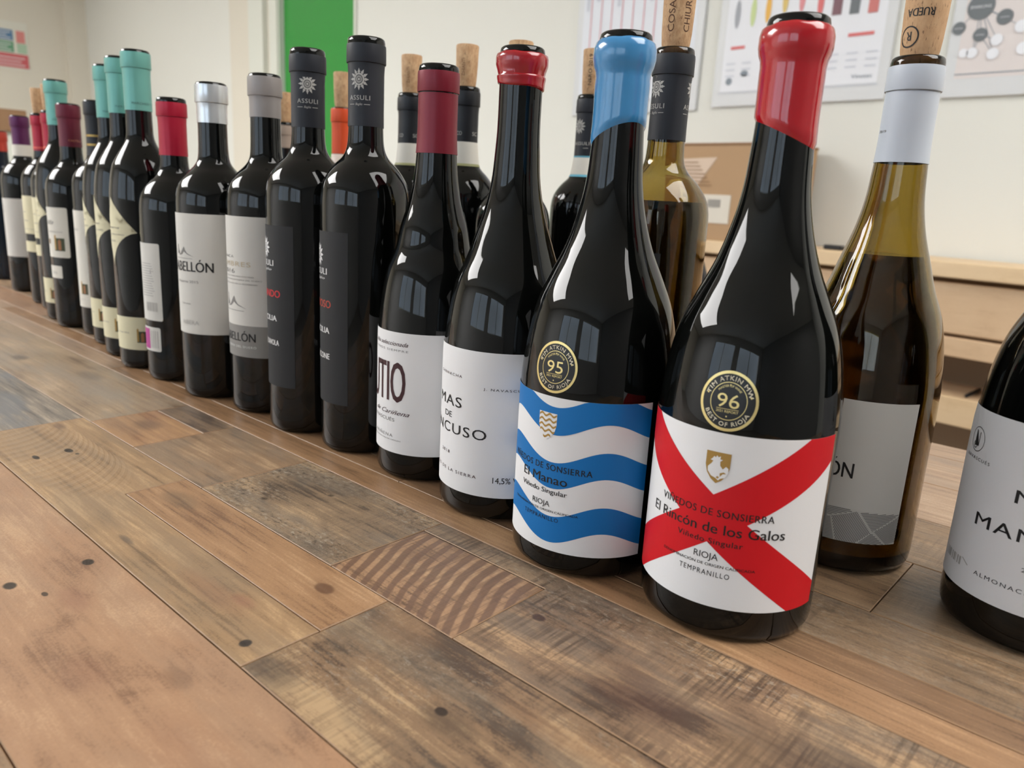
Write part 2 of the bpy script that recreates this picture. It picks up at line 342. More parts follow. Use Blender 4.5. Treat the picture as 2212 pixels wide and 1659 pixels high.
for a in [(-350,700,-60,62,W_TAN), (700,1500,-60,62,W_BRN), (1500,2300,-60,62,W_PINK),
          (-350,1050,62,152,W_PINK), (1050,1700,62,152,W_TAN2), (1700,2300,62,152,W_TAN),
          (-350,289,152,238.5,W_GREY), (289,523,195,238.5,W_AMB), (723,1150,152,238.5,W_BLUE), (1150,1620,152,238.5,W_LT), (1620,2300,152,238.5,W_BLUE),
          (342.5,501,238.5,328,W_RG), (501,617,238.5,328,W_TAN), (617,708,238.5,298,W_OR), (617,708,298,328,W_DKS), (708,1276,238.5,328,W_TAN2), (1276,1800,238.5,328,W_LT), (1800,2300,238.5,328,W_TAN),
          (-350,900,328,354,W_STR), (900,2300,328,354,W_LT), (-350,420,354,378,W_STR2), (420,1400,354,378,W_STR), (1400,2300,354,378,W_LT),
          (-350,640,378,428,W_BRN), (640,1300,378,428,W_TAN), (1300,2300,378,428,W_PINK),
          (-350,98,428,514,W_BRN), (98,480,428,514,W_TAN), (480,1200,428,514,W_BLUE), (1200,2300,428,514,W_TAN),
          (-350,200,514,600,W_BRN), (200,760,514,600,W_TAN2), (760,1500,514,600,W_TAN), (1500,2300,514,600,W_PINK),
          (-350,420,600,690,W_LT), (420,1100,600,690,W_TAN), (1100,2300,600,690,W_BRN),
          (-350,300,690,780,W_LT), (300,1240,690,780,W_TAN2), (1240,2300,690,780,W_LT), (-350,900,780,826,W_LT), (900,2300,780,826,W_TAN)]:
    plank(rect(*a[:4]), a[4], lift=random.uniform(-.25, .0))
plank([(289,152),(723,152),(723,238.5),(523,238.5),(523,195),(289,195)], W_LPL)
plank([(-350,238.5),(239.5,238.5),(239.5,311),(342.5,311),(342.5,328),(-350,328)], W_RG2)
plank([(239.5,238.5),(342.5,238.5),(342.5,311),(239.5,311)], W_ZEB, -.3)
for x, y in ((-2.2,.02),(-2.2,.74),(.26,.02),(.26,.74)):
    bx('leg', (x-.035, x+.035, y-.035, y+.035, -TZ, -.045), METAL, table)

# ------------------------------------------------------------ bottles
RAD = {'burg': [(0,.80),(.6,.90),(2.5,.965),(6,.992),(12,1),(60,1),(110,1),(122,.982),(135,.95),(148,.902),(160,.83),(174,.70)],
       'bord': [(0,.82),(.6,.91),(2.5,.97),(6,.993),(12,1),(60,1),(120,1),(185,1),(198,.985),(207,.93),(214,.83),(221,.68),(227,.515)],
       'cone': [(0,.82),(.6,.91),(2.5,.97),(6,.993),(12,.99),(60,.995),(120,1),(187,1),(205,.965),(225,.86),(239,.65),(250,.47),(258,.40)]}
NECK = {'burg': [(190,25.4),(208,19.8),(225,16.4),(243,14.9),(258,14.1)],
        'bord': [(233,15.4),(242,14.0),(262,13.5)], 'cone': [(268,13.6),(285,13.3)]}
def profile(kind, H, R, shift=0):
    ks = [(z+(shift if z > 150 else 0), f*R) for z, f in RAD[kind]] + [(z+shift, r) for z, r in NECK[kind]]
    last = ks[-1][1]
    ks += [(H-24, last-.1)]
    out = []
    for i in range(len(ks)-1):                          # Catmull-Rom (monotone clamp on z)
        p0, p1, p2, p3 = ks[max(i-1,0)], ks[i], ks[i+1], ks[min(i+2,len(ks)-1)]
        seg = 1 if i < 4 else 5
        dz = p2[0]-p1[0]
        m1 = (p2[1]-p0[1])/(p2[0]-p0[0])*dz; m2 = (p3[1]-p1[1])/(p3[0]-p1[0])*dz
        for k in range(seg):
            t = k/seg
            r = (2*t**3-3*t*t+1)*p1[1]+(t**3-2*t*t+t)*m1+(-2*t**3+3*t*t)*p2[1]+(t**3-t*t)*m2
            out.append((p1[0]+dz*t, r))
    out.append(ks[-1])
    out += [(H-20.5, last+.1), (H-19, 14.5), (H-12, 14.6), (H-3.5, 14.5), (H-1.2, 14.1), (H-.2, 13.0), (H, 12.0)]
    return out
def rfun(prof):
    def f(z):
        for (z0, r0), (z1, r1) in zip(prof, prof[1:]):
            if z0 <= z <= z1 and z1 > z0: return r0+(r1-r0)*(z-z0)/(z1-z0)
        return prof[-1][1]
    return f
def revolve(prof, seg=72, mm=True, close=False):
    bm = bmesh.new(); rings = []
    k = .001
    for z, r in prof:
        if r <= .001: rings.append([bm.verts.new((0,0,z*k))])
        else: rings.append([bm.verts.new((r*k*sin(2*pi*i/seg), -r*k*cos(2*pi*i/seg), z*k)) for i in range(seg)])
    for a, b_ in zip(rings, rings[1:]):
        for i in range(seg):
            j = (i+1) % seg
            if len(a) == 1 and len(b_) == 1: continue
            if len(a) == 1: bm.faces.new((a[0], b_[j], b_[i]))
            elif len(b_) == 1: bm.faces.new((a[i], a[j], b_[0]))
            else: bm.faces.new((a[i], a[j], b_[j], b_[i]))
    return bm
def cut(bm, axis, step):
    vs = [v.co[axis] for v in bm.verts]
    if not vs: return
    k = math.ceil(min(vs)/step+1e-6)*step
    while k < max(vs)-1e-6:
        no = [0,0,0]; no[axis] = 1; co = [0,0,0]; co[axis] = k
        bmesh.ops.bisect_plane(bm, geom=bm.verts[:]+bm.edges[:]+bm.faces[:], plane_co=co, plane_no=no, dist=1e-5)
        k += step
class Surf:
    """a surface of revolution that flat print (u mm across, z mm up) is laid on"""
    def __init__(s, rf, R, turn=0): s.rf, s.R, s.turn = rf, R, turn
    def wrap(s, bm, off, zstep=0, ustep=2.5):
        cut(bm, 0, ustep)
        if zstep: cut(bm, 1, zstep)
        for v in bm.verts:
            u, z = v.co[0], v.co[1]; r = s.rf(z)+off; a = u/s.R+s.turn
            v.co = (r*sin(a)/1000, -r*cos(a)/1000, z/1000)
        bmesh.ops.recalc_face_normals(bm, faces=bm.faces[:])
        for f in bm.faces:
            c = f.calc_center_median(); f.normal_update()
            if f.normal.dot(Vector((c.x, c.y, 0))) < 0: f.normal_flip()
        return bm
def poly(bm, pts):
    f = bm.faces.new([bm.verts.new((x, y, 0)) for x, y in pts])
    bmesh.ops.triangulate(bm, faces=[f]); return bm
def strip(bm, us, top, bot):
    a = [bm.verts.new((u, top(u), 0)) for u in us]; b_ = [bm.verts.new((u, bot(u), 0)) for u in us]
    for i in range(len(us)-1):
        if top(us[i])-bot(us[i]) > 1e-4 or top(us[i+1])-bot(us[i+1]) > 1e-4:
            bm.faces.new((b_[i], b_[i+1], a[i+1], a[i]))
    return bm
def rrect(u0, u1, z0, z1, r=0):
    if not r: return [(u0,z0),(u1,z0),(u1,z1),(u0,z1)]
    p = []
    for cx, cy, a0 in ((u1-r,z0+r,-90),(u1-r,z1-r,0),(u0+r,z1-r,90),(u0+r,z0+r,180)):
        for k in range(5): a = radians(a0+22.5*k); p.append((cx+r*cos(a), cy+r*sin(a)))
    return p
def ringshape(bm, cx, cy, r0, r1, n=40, sx=1):
    a = [bm.verts.new((cx+sx*r0*cos(2*pi*i/n), cy+r0*sin(2*pi*i/n), 0)) for i in range(n)]
    b_ = [bm.verts.new((cx+sx*r1*cos(2*pi*i/n), cy+r1*sin(2*pi*i/n), 0)) for i in range(n)]
    for i in range(n): bm.faces.new((a[i], a[(i+1) % n], b_[(i+1) % n], b_[i]))
def disc(bm, cx, cy, r, n=40, sx=1): poly(bm, [(cx+sx*r*cos(2*pi*i/n), cy+r*sin(2*pi*i/n)) for i in range(n)])
_tc = {}
def textmesh(s, bold=0, shear=0, space=1.0):
    """verts/faces of a filled text, cap height 1, starting at x=0"""
    key = (s, bold, shear, space)
    if key in _tc: return _tc[key]
    cu = bpy.data.curves.new('t', 'FONT'); cu.body = s; cu.size = 1; cu.offset = bold; cu.shear = shear
    cu.space_character = space; cu.resolution_u = 3; cu.fill_mode = 'FRONT'
    ob = bpy.data.objects.new('t', cu); COL.objects.link(ob)
    dg = bpy.context.evaluated_depsgraph_get(); me = bpy.data.meshes.new_from_object(ob.evaluated_get(dg))
    vs = [tuple(v.co) for v in me.vertices]; fs = [tuple(p.vertices) for p in me.polygons]
    bpy.data.objects.remove(ob); bpy.data.curves.remove(cu); bpy.data.meshes.remove(me)
    x0 = min(v[0] for v in vs); x1 = max(v[0] for v in vs)
    _tc[key] = ([((v[0]-x0), v[1]/.73) for v in vs], fs, x1-x0); return _tc[key]
def text(bm, s, u0, u1, z, h, bold=0, shear=0, space=1.0, arc=None, rot=0):
    """fit text between u0 and u1 on baseline z with cap height h; arc=(cx, cy, rho, bottom)"""
    if bold > 0:
        for d in (-1, 0, 1): text(bm, s, u0+d*bold*h*1.3, u1+d*bold*h*1.3, z, h, 0, shear, space, arc and (arc[0], arc[1], arc[2]+d*bold*h*.8, arc[3], arc[4]), rot)
        return bm
    vs, fs, W = textmesh(s, 0, shear, space)
    kx = (u1-u0)/W; nv = []
    for x, y in vs:
        a, b_ = x*kx, y*h
        if arc:
            cx, cy, rho, bottom, sx = arc; th = (a-(u1-u0)/2)/rho
            if bottom: p = (cx+sx*(rho-b_)*sin(th), cy-(rho-b_)*cos(th))
            else: p = (cx+sx*(rho+b_)*sin(th), cy+(rho+b_)*cos(th))
        elif rot == 90: p = (u0-b_, z+a)
        elif rot == 180: p = (u1-a, z-b_)
        else: p = (u0+a, z+b_)
        nv.append(bm.verts.new((p[0], p[1], 0)))
    for f in fs:
        try: bm.faces.new([nv[i] for i in f])
        except ValueError: pass
    return bm
def T(*lines):
    bm = bmesh.new()
    for l in lines: text(bm, *l[0], **(l[1] if len(l) > 1 else {}))
    return bm
def sun(bm, cx, cy, r, n=12):
    for i in range(n):
        a = 2*pi*i/n; w_ = .22
        poly(bm, [(cx+r*.66*cos(a-w_), cy+r*.66*sin(a-w_)), (cx+r*cos(a), cy+r*sin(a)), (cx+r*.66*cos(a+w_), cy+r*.66*sin(a+w_)), (cx+r*.52*cos(a), cy+r*.52*sin(a))])
    ringshape(bm, cx, cy, r*.40, r*.56, 24)
    for i in range(12):
        a = 2*pi*i/12; ringshape(bm, cx+r*.26*cos(a), cy+r*.26*sin(a), r*.04, r*.09, 6)
    disc(bm, cx, cy, r*.12, 12)

FG, BG = 'wine bottles in the front row', 'open corked wine bottles behind the front row'
def bottle(X, Y, H, R, kind, label, group=FG, glass=None, shift=0):
    x, y = plan(X, Y)
    e = empty('wine_bottle', (x, y, TZ), atan2(y, x)-pi/2)
    tag(e, label, 'bottle', group)
    prof = profile(kind, H, R, shift)
    rf = rfun(prof)
    full = [(1.2, 0), (.3, R*.5), (0, R*.74)] + prof + [(H-.6, 10.4), (H-3, 9.6), (H-30, 9.4), (H-55, 9.4), (H-56, 0)]
    if glass is None or glass is GLASSB:
        link('glass_body', revolve(full), glass or GLASS, e, True, 50)
    e['R'] = R
    del e['R']
    return e, rf, Surf(rf, R+.3), prof
def paper(e, sf, pts, mat, name='paper_label', off=.25, zstep=0, label=None):
    bm = bmesh.new(); poly(bm, pts); sf.wrap(bm, off, zstep)
    o = link(name, bm, mat, e, True, 30)
    if label: o['label'] = label
    return o
def printed(par, sf, bm, mat, name='lettering', off=.42, zstep=0):
    o = link(name, sf.wrap(bm, off, zstep), mat, par); o['kind'] = 'stuff'; return o
def capsule(e, rf, H, zb, mat, top=4.5, name='foil_capsule', collar=15.3):
    rn = max(rf(zb)+.45, 13.9)
    pr = [(H-top, 14.3), (H-top, 15.0), (H-top-2, 15.2), (H-18.4, collar), (H-18.9, collar-.15), (H-19.1, 14.35)]
    nn = 8
    for k in range(1, nn+1):
        z = (H-21)+(zb-(H-21))*k/nn; pr.append((z, max(rf(z)+.45, 13.95)))
    pr.append((zb, rf(zb)-.2))
    f = lambda z: max(rf(z)+.45, 13.95) if z < H-20 else 15.25
    return link(name, revolve(pr[::-1]), mat, e, True, 28), Surf(f, 14.8)
def wax(e, rf, H, low, mat, radii, seed=1):
    rnd = random.Random(seed); seg = 72; bm = bmesh.new(); rings = []
    ph = [rnd.uniform(0, 6) for _ in range(6)]
    rows = radii + ['low%d' % k for k in range(1, 11)]
    zl = radii[-1][0]
    for q, row in enumerate(rows):
        ring = []
        for i in range(seg):
            a = 2*pi*i/seg
            wobble = .25*sin(2*a+ph[0])+.18*sin(5*a+ph[1])+.1*sin(11*a+ph[2])
            if isinstance(row, tuple):
                z, r = row; z += (wobble*.9 if q < 2 else wobble*.5); r += wobble*.35
            else:
                k = int(row[3:])/10; z = zl+(low(a)-zl)*k; r = max(rf(z), 13.3)+1.35-.25*k+wobble*.25
                if k == 1: r = rf(z)-.3
                elif k > .85: r = max(rf(z), 13.3)+1.0+wobble*.1
            ring.append(bm.verts.new((r*sin(a)/1000, -r*cos(a)/1000, z/1000)))
        rings.append(ring)
    for a_, b_ in zip(rings, rings[1:]):
        for i in range(seg):
            j = (i+1) % seg; bm.faces.new((a_[j], a_[i], b_[i], b_[j]))
    return link('wax_seal', bm, mat, e, True, 60)
def cork(e, H, h, mat=CORK, r=10.6, lean=0):
    pr = [(H-12, 0), (H-12, 9.2), (H-2, 9.3), (H+3, r-.6), (H+10, r), (H+h*.5, r+.5), (H+h-1, r+1.0), (H+h, r+.3), (H+h, 0)]
    o = link('cork', revolve(pr, 40), mat, e, True, 40)
    return o, Surf(rfun([(H, r-.6)]+[(a, b_) for a, b_ in pr[4:7]]), r+.3)
def medal(e, sf, cx, cy, num, rep):
    sx = .98
    bm = bmesh.new(); disc(bm, cx, cy, 14.6, 48, sx); o = link('award_sticker', sf.wrap(bm, .50, 2.5), BLACKART, e, True, 30)
    o['label'] = 'round black and gold score sticker'
    bm = bmesh.new(); ringshape(bm, cx, cy, 13.2, 14.6, 48, sx); ringshape(bm, cx, cy, 8.9, 9.25, 48, sx); text(bm, num, cx-5.6, cx+5.4, cy-3.1, 7.0, -.012)
    text(bm, 'MASTER OF WINE', -6.0, 6.0, 0, 1.1, 0, arc=(cx, cy, 6.9, False, sx)); text(bm, rep, cx-5.4, cx+5.4, cy-5.6, 1.2, 0)
    for a in (165, 15): disc(bm, cx+11*cos(radians(a)), cy+11*sin(radians(a)), .5, 8)
    disc(bm, cx, cy+8.0-.2, .4, 8); disc(bm, cx, cy-7.4, .4, 8)
    poly(bm, rrect(cx-5.4, cx+5.4, cy-3.95, cy-3.75))
    link('gold_print', sf.wrap(bm, .62, 2.5), GOLDEDGE, o)
    bm = bmesh.new(); text(bm, 'TIM ATKIN MW', -13.5, 13.5, 0, 2.3, .016, space=1.15, arc=(cx, cy, 10.1, False, sx)); text(bm, 'BEST OF RIOJA', -13.5, 13.5, 0, 2.1, .016, space=1.15, arc=(cx, cy, 12.3, True, sx))
    link('lettering', sf.wrap(bm, .62, 2.5), plain('ivory_ink', rgb(238,228,200), .5), o)
def shield(cx, top, w_, h_): 
    return [(cx-w_/2, top), (cx+w_/2, top), (cx+w_/2*.99, top-h_*.45), (cx+w_/2*.82, top-h_*.68), (cx+w_/2*.45, top-h_*.88), (cx, top-h_), (cx-w_/2*.45, top-h_*.88), (cx-w_/2*.82, top-h_*.68), (cx-w_/2*.99, top-h_*.45)]

# -- red wax bottle
e, rf, sf, _ = bottle(125.9, 390.5, 304.7, 46.4, 'burg', 'dark bottle sealed with bright red wax, white label crossed by a red X')
wax(e, rf, 304.7, lambda a: 250.5-6.5*sin(a), REDWAX, [(299.5, 13.6), (300.2, 15.2), (299, 16.6), (296, 17.3), (291, 17.3), (287.5, 16.6), (285, 15.6), (282, 15.3)], 3)
lb = paper(e, sf, rrect(-75, 54, 19.2, 110.6), PAPER)
bm = bmesh.new()
poly(bm, [(-75, 110.6), (-53.6, 110.6), (-10.5, 78.8), (7.2, 65.8), (54, 31.0), (54, 19.2), (34.2, 19.2), (-11.1, 53.7), (-28, 66.2), (-75, 100.2)])
link('red_cross_print', sf.wrap(bm, .33), REDART, lb)
bm = bmesh.new()
poly(bm, [(54, 110.6), (33.9, 110.6), (-10.5, 78.9), (-28, 66.2), (-75, 33.5), (-75, 19.2), (-58, 19.2), (-11.1, 53.6), (7.2, 65.9), (54, 97.0)])
link('red_cross_print', sf.wrap(bm, .34), REDART, lb)
printed(lb, sf, T((('VIÑEDOS DE SONSIERRA', -40.5, 20, 67.9, 3.9), dict(space=1.1, bold=.012)), (('El Rincón de los Galos', -47.5, 26.7, 58.9, 5.6), dict(bold=.012)), (('Viñedo Singular', -27.4, 6.5, 53.1, 3.1), dict(bold=.012, space=1.1)),
    (('RIOJA', -16.9, -4.5, 44.7, 3.6),), (('DENOMINACIÓN DE ORIGEN CALIFICADA', -35.5, 14, 41.1, 1.5), dict(bold=.01)), (('TEMPRANILLO', -24.1, 2, 35.8, 2.9), dict(space=1.25))), INK, off=.46)
bm = bmesh.new(); poly(bm, shield(-10.3, 100.8, 12, 15.9)); link('gold_crest', sf.wrap(bm, .40), GOLDINK, lb)
bm = bmesh.new()
poly(bm, [(-13.2,97.2),(-12.3,98.6),(-11.6,98),(-11,99.2),(-10.2,98.3),(-9.2,99),(-9.3,97.4),(-8,97.3),(-9.2,96.2),(-9,94.2),(-7.6,92.6),(-6.2,94.2),(-5,93.4),(-4.9,91),(-6,88.6),(-8.4,87.6),(-9.2,86.6),(-10.6,87.6),(-13,88.4),(-14.8,90.6),(-15,92.8),(-13.4,94.6),(-12.6,96.1),(-14,96.4)])
link('white_cockerel_print', sf.wrap(bm, .5), PAPER, lb)
bm = bmesh.new(); poly(bm, [(-8.6,88.6),(-7.4,90.2),(-5.6,90.6),(-7,91.2),(-8.8,90.4)]); poly(bm, [(-9.6,87.4),(-8.8,88.3),(-9.8,88.8),(-10.5,88)]); link('gold_crest', sf.wrap(bm, .56), GOLDINK, lb)
medal(e, sf, -9.3, 126.4, '96', '2021 REPORT')
# -- blue wax bottle
e, rf, sf, _ = bottle(52, 449.8, 305.3, 46.6, 'burg', 'dark bottle sealed with sky blue wax, label of blue and white waves')
wax(e, rf, 305.3, lambda a: 250+8*cos(a-radians(38)), BLUEWAX, [(300.5, 13.6), (301.2, 15.0), (300, 16.4), (297, 17.3), (292, 17.4), (288, 16.6), (285, 15.4), (282, 15.1)], 8)
U0, U1 = -94, 35
lb = paper(e, sf, rrect(U0, U1, 15, 107.7), PAPER)
us = [U0+(U1-U0)*k/60 for k in range(61)]
def wave(c): return lambda u: max(15.01, min(107.69, c-4.9*cos(2*pi*(u+23)/66)))
bm = bmesh.new()
for hi, lo in ((106.8, 90.5), (74.1, 58.3), (41.2, 25.0)): strip(bm, us, wave(hi), wave(lo))
link('blue_wave_print', sf.wrap(bm, .33), BLUEART, lb)
printed(lb, sf, T((('VIÑEDOS DE SONSIERRA', -60, 1.6, 64.2, 3.9), dict(space=1.1, bold=.012)), (('El Manao', -45.8, -12.5, 56.3, 5.6), dict(bold=.012)), (('Viñedo Singular', -46.2, -12, 50, 3.1), dict(bold=.01)), (('RIOJA', -35.5, -22.6, 41.9, 3.4),),
    (('DENOMINACIÓN DE ORIGEN CALIFICADA', -54, -4.7, 38.7, 1.4), dict(bold=.01)), (('TEMPRANILLO', -42.2, -16.4, 33.4, 2.6), dict(space=1.2))), INK, off=.46)
bm = bmesh.new(); poly(bm, shield(-27.8, 98, 12.6, 15.9)); link('white_crest', sf.wrap(bm, .40), PAPER, lb)
bm = bmesh.new()
for k in range(5):
    z = 96.6-3.1*k; hw = 6.1 if k < 3 else (5.2 if k == 3 else 2.6); uu = [-27.8-hw+2*hw*i/16 for i in range(17)]
    strip(bm, uu, lambda u: z+.75*sin((u+27.8)*1.15)+.62, lambda u: z+.75*sin((u+27.8)*1.15)-.62)
link('gold_wave_print', sf.wrap(bm, .5), GOLDINK, lb)
medal(e, sf, -26, 124.4, '95', '2021 REPORT')
# -- short red wax bottle (garnacha) and its twin at the right edge
def mancuso(X, Y, H, R, label, sh, waxed):
    e, rf, sf, _ = bottle(X, Y, H, R, 'burg', label)
    wax(e, rf, H, lambda a: H-24.5-1.5*sin(a)+.5*sin(3*a), REDWAX2, [(H-4.6, 13.6), (H-4, 15.2), (H-4.8, 16.4), (H-7, 16.9), (H-11, 16.8), (H-14, 15.8), (H-17, 15.0)], 5)
    lb = paper(e, sf, rrect(sh-66, sh+66, 20.5, 119), PAPER)
    return e, sf, lb
e, sf, lb = mancuso(-4.9, 521.5, 307.9, 44.2, 'dark bottle with short dark red wax collar, left of the blue wax bottle', 0, 1)
sf2 = sf
# this label ends to the right of the front, so its panel is narrower on that side
bpy.data.objects.remove(lb, do_unlink=True)
lb = paper(e, sf, rrect(-90, 46, 17.8, 117), PAPER, zstep=4)
printed(lb, sf, T((('MAS', -59.5, -30.5, 76.6, 7.4), dict(bold=.008, space=1.1)), (('DE', -49.2, -39.9, 68.2, 4.2), dict(bold=.002)), (('MANCUSO', -84, -10.6, 57.5, 7.4), dict(bold=.008, space=1.15)),
    (('14,5% Vol', -5, 16, 28.4, 4.4), dict(bold=.005)), (('J. NAVASCUÉS', -14, 16, 92, 1.7), dict(space=1.3))), INK)
printed(lb, sf, T((('GARNACHA', -58, -31, 97.4, 1.9), dict(space=1.4)), (('2018', -52.4, -41.3, 42.3, 2.3), dict(space=1.3)), (('ALMONACID DE LA SIERRA', -86, -16.7, 30.0, 2.3), dict(space=1.3))), WINEINK)
e, sf, lb = mancuso(295, 384.3, 308, 44.4, 'dark bottle cut by the right edge of the photo, white label with black capitals', 0, 1)
bpy.data.objects.remove(lb, do_unlink=True)
lb = paper(e, sf, rrect(-78, 56, 21.8, 120), PAPER, zstep=4)
bm = T((('MAS', -16.5, 13, 79.3, 7.4), dict(bold=.008, space=1.1)), (('DE', -6, 3, 70, 4.2),), (('MANCUSO', -35, 41, 60, 7.4), dict(bold=.008, space=1.15)), (('ALMONACID DE LA SIERRA', -29.1, 36, 33.6, 2.4), dict(space=1.3)), (('2018', -7, 4, 45.2, 2.4), dict(space=1.3)), (('NAVASCUÉS', -55.4, -33.4, 92.6, 1.8), dict(space=1.3)))
ringshape(bm, -46.6, 103.4, 6.4, 6.75, 36, .95)
poly(bm, [(-48.9,99.6),(-48.4,99.6),(-48.4,107.2),(-45.2,100),(-44.7,100),(-44.7,107.6),(-45.2,107.6),(-45.2,101.4),(-48.2,108.2),(-48.9,108.2)]); ringshape(bm, -47.9, 100.2, 1.6, 2, 16)
printed(lb, sf, bm, INK)
bm = bmesh.new()
for k in range(9): poly(bm, rrect(-56+k*1.9, -56+k*1.9+(.5+.5*(k*7 % 3)), 33.5, 38.2))
poly(bm, [(-38.6, 38.4), (-38.2, 38.9), (-33.6, 36.2), (-34, 35.7)])
printed(lb, sf, bm, PALEINK, name='grey_bars_print')
# -- burgundy capsule bottle
e, rf, sf, _ = bottle(-65, 583.3, 304, 41, 'burg', 'sloping-shouldered dark bottle with a burgundy foil capsule and tall thin label letters')
capsule(e, rf, 304, 242.8, BURG, 5)
lb = paper(e, sf, rrect(-92, 44, 21, 114.3), PAPER, zstep=4)
printed(lb, sf, T((('Viña seleccionada', -56, -17, 104.2, 3.3), dict(shear=.5, bold=.006)), (('CUTIO', -74, -19, 61.5, 32), dict(bold=.011)), (('de Cariñena', -54, -14.8, 51.3, 3.6), dict(shear=.5, bold=.01))), WINEINK)
printed(lb, sf, T((('VINOS SIEMPRE', -56, -16.9, 100, 1.6), dict(space=1.3)), (('NAVASCUÉS', -62, -28, 45.6, 2.8),), (('CARIÑENA', -60, -29.7, 33.2, 2.5), dict(space=1.3)), (('DENOMINACIÓN DE ORIGEN', -58, -22, 30.6, 1.0),)), GREYINK)
# -- two tall black label bottles
def assuli(X, Y, H, R, label, name, nred, l3, l4, ro, capturn, grape_u):
    e, rf, sf, _ = bottle(X, Y, H, R, 'bord', label, shift=12)
    c, cs = capsule(e, rf, H, 262.5, NAVY, 5.5)
    cs.turn = capturn/14.8
    bm = bmesh.new(); sun(bm, 0, 296.5, 8.2); text(bm, 'ASSULI', -9.2, 9.2, 281.5, 3.6, .008, space=1.15); text(bm, 'Baglio', -3, 3, 277.6, 1.8, 0, .3)
    poly(bm, rrect(-9.2, -4.2, 278.1, 278.5)); poly(bm, rrect(4.2, 9.2, 278.1, 278.5))
    printed(c, cs, bm, PALEINK, name='sun_and_lettering_print', off=.15)
    lb = paper(e, sf, rrect(-90, -13.4, 41.5, 181), BLACKPAPER)
    bm = bmesh.new(); sun(bm, -50, 162.3, 9.6); text(bm, 'ASSULI', -64, -35, 147, 5.2, .02, space=1.1); text(bm, 'Baglio', -60, -38, 143, 2, 0, .3)
    text(bm, l3, -58+grape_u, -31.8, 99.6, 5, .025); text(bm, l4, -66+grape_u, -29.6 if l4[-1] == 'A' else -31.6, 78.2, 5, .025)
    printed(lb, sf, bm, WHITEINK)
    printed(lb, sf, T(((name, -76 if len(name) > 7 else -66, ro, 120.4, 6.4), dict(bold=.02))), nred)
assuli(-127.4, 632.8, 328.2, 36, 'tall dark bottle with a matt navy sun-printed capsule, right one of the black-label pair', 'FURIOSO', ORINK, 'SICILIA', 'PERRICONE', -30, -6, 0)
assuli(-185.8, 678.5, 325.2, 36.6, 'tall dark bottle with a matt navy sun-printed capsule, left one of the black-label pair', 'LORLANDO', REDINK, 'SICILIA', "NERO D'AVOLA", -27.2, -.5, 0)
# -- grey capsule bottle
def hills(bm, u, z, s):
    poly(bm, [(u, z), (u+4*s, z+1.5*s), (u+7*s, z+5.4*s), (u+8.6*s, z+7*s), (u+9.6*s, z+4.4*s), (u+12*s, z+2*s), (u+19*s, z-.6*s), (u+12*s, z+1.2*s), (u+8.2*s, z+3.2*s), (u+5*s, z+.6*s)])
    poly(bm, [(u-1*s, z+1*s), (u-.4*s, z+8*s), (u+.5*s, z+8.6*s), (u+.3*s, z+1*s)]); poly(bm, [(u+.5*s, z+1*s), (u+1.6*s, z+5*s), (u+2.2*s, z+1.2*s)])
    poly(bm, rrect(u-3*s, u+17*s, z-2.2*s, z-1.9*s))
e, rf, sf, _ = bottle(-240.2, 733.2, 310.8, 37.4, 'bord', 'dark bottle with a dull grey capsule, white label above a grey band', shift=3)
capsule(e, rf, 310.4, 273, GREYFOIL, 2.5)
lb = paper(e, sf, rrect(-95, 22, 84.8, 184.8), PAPERG)
b2 = paper(e, sf, rrect(-95, 22, 54.8, 84.8), GREYBAND, 'grey_label_band')
printed(lb, sf, T((('FINCA', -56.5, -36, 147, 2.6), dict(space=1.2)), (('2016', -58, -35, 133, 4.2),), (('VINO DE LA TIERRA MADE WITH VINES', -56, -13.7, 129.8, 1.2),), (('DENOMINACION RIBERA DEL DUERO', -56, -6.4, 126.6, 1.2),), (('EMBOTELLADO EN LA PROPIEDAD', -56, -10.4, 123, 1.2),)), GREYINK)
printed(lb, sf, T((('MATAMBRES', -82, -16.4, 139.6, 4.6), dict(space=1.15))), TANINK)
bm = bmesh.new(); hills(bm, -50, 101.5, 1.5); printed(lb, sf, bm, GREYINK, name='landscape_print')
printed(b2, sf, T((('MONTEABELLÓN', -92, -13.6, 69.8, 8.4), dict(bold=.02))), INK)
printed(b2, sf, T((('RIBERA DEL DUERO', -52, -13, 63.5, 2.2), dict(space=1.2))), WHITEINK)
# -- silver capsule bottle
e, rf, sf, _ = bottle(-306, 775.2, 305.9, 37.2, 'bord', 'dark bottle with a shiny silver capsule and a tall white label')
capsule(e, rf, 305.9, 268.5, SILVER, 2.5)
lb = paper(e, sf, rrect(-90, 24, 65.9, 183), PAPERG)
printed(lb, sf, T((('MONTEABELLÓN', -93, -4, 127.6, 10), dict(bold=.022))), INK)
bm = T((('Reserva 2015', -48, -19.2, 116.4, 2.6),), (('Red wine', -42, -29.5, 95, 1.8),)); hills(bm, -46, 142.5, 1.25); printed(lb, sf, bm, GREYINK)
printed(lb, sf, T((('RIBERA', -42, -20.4, 75.2, 4.2),)), PALEINK)
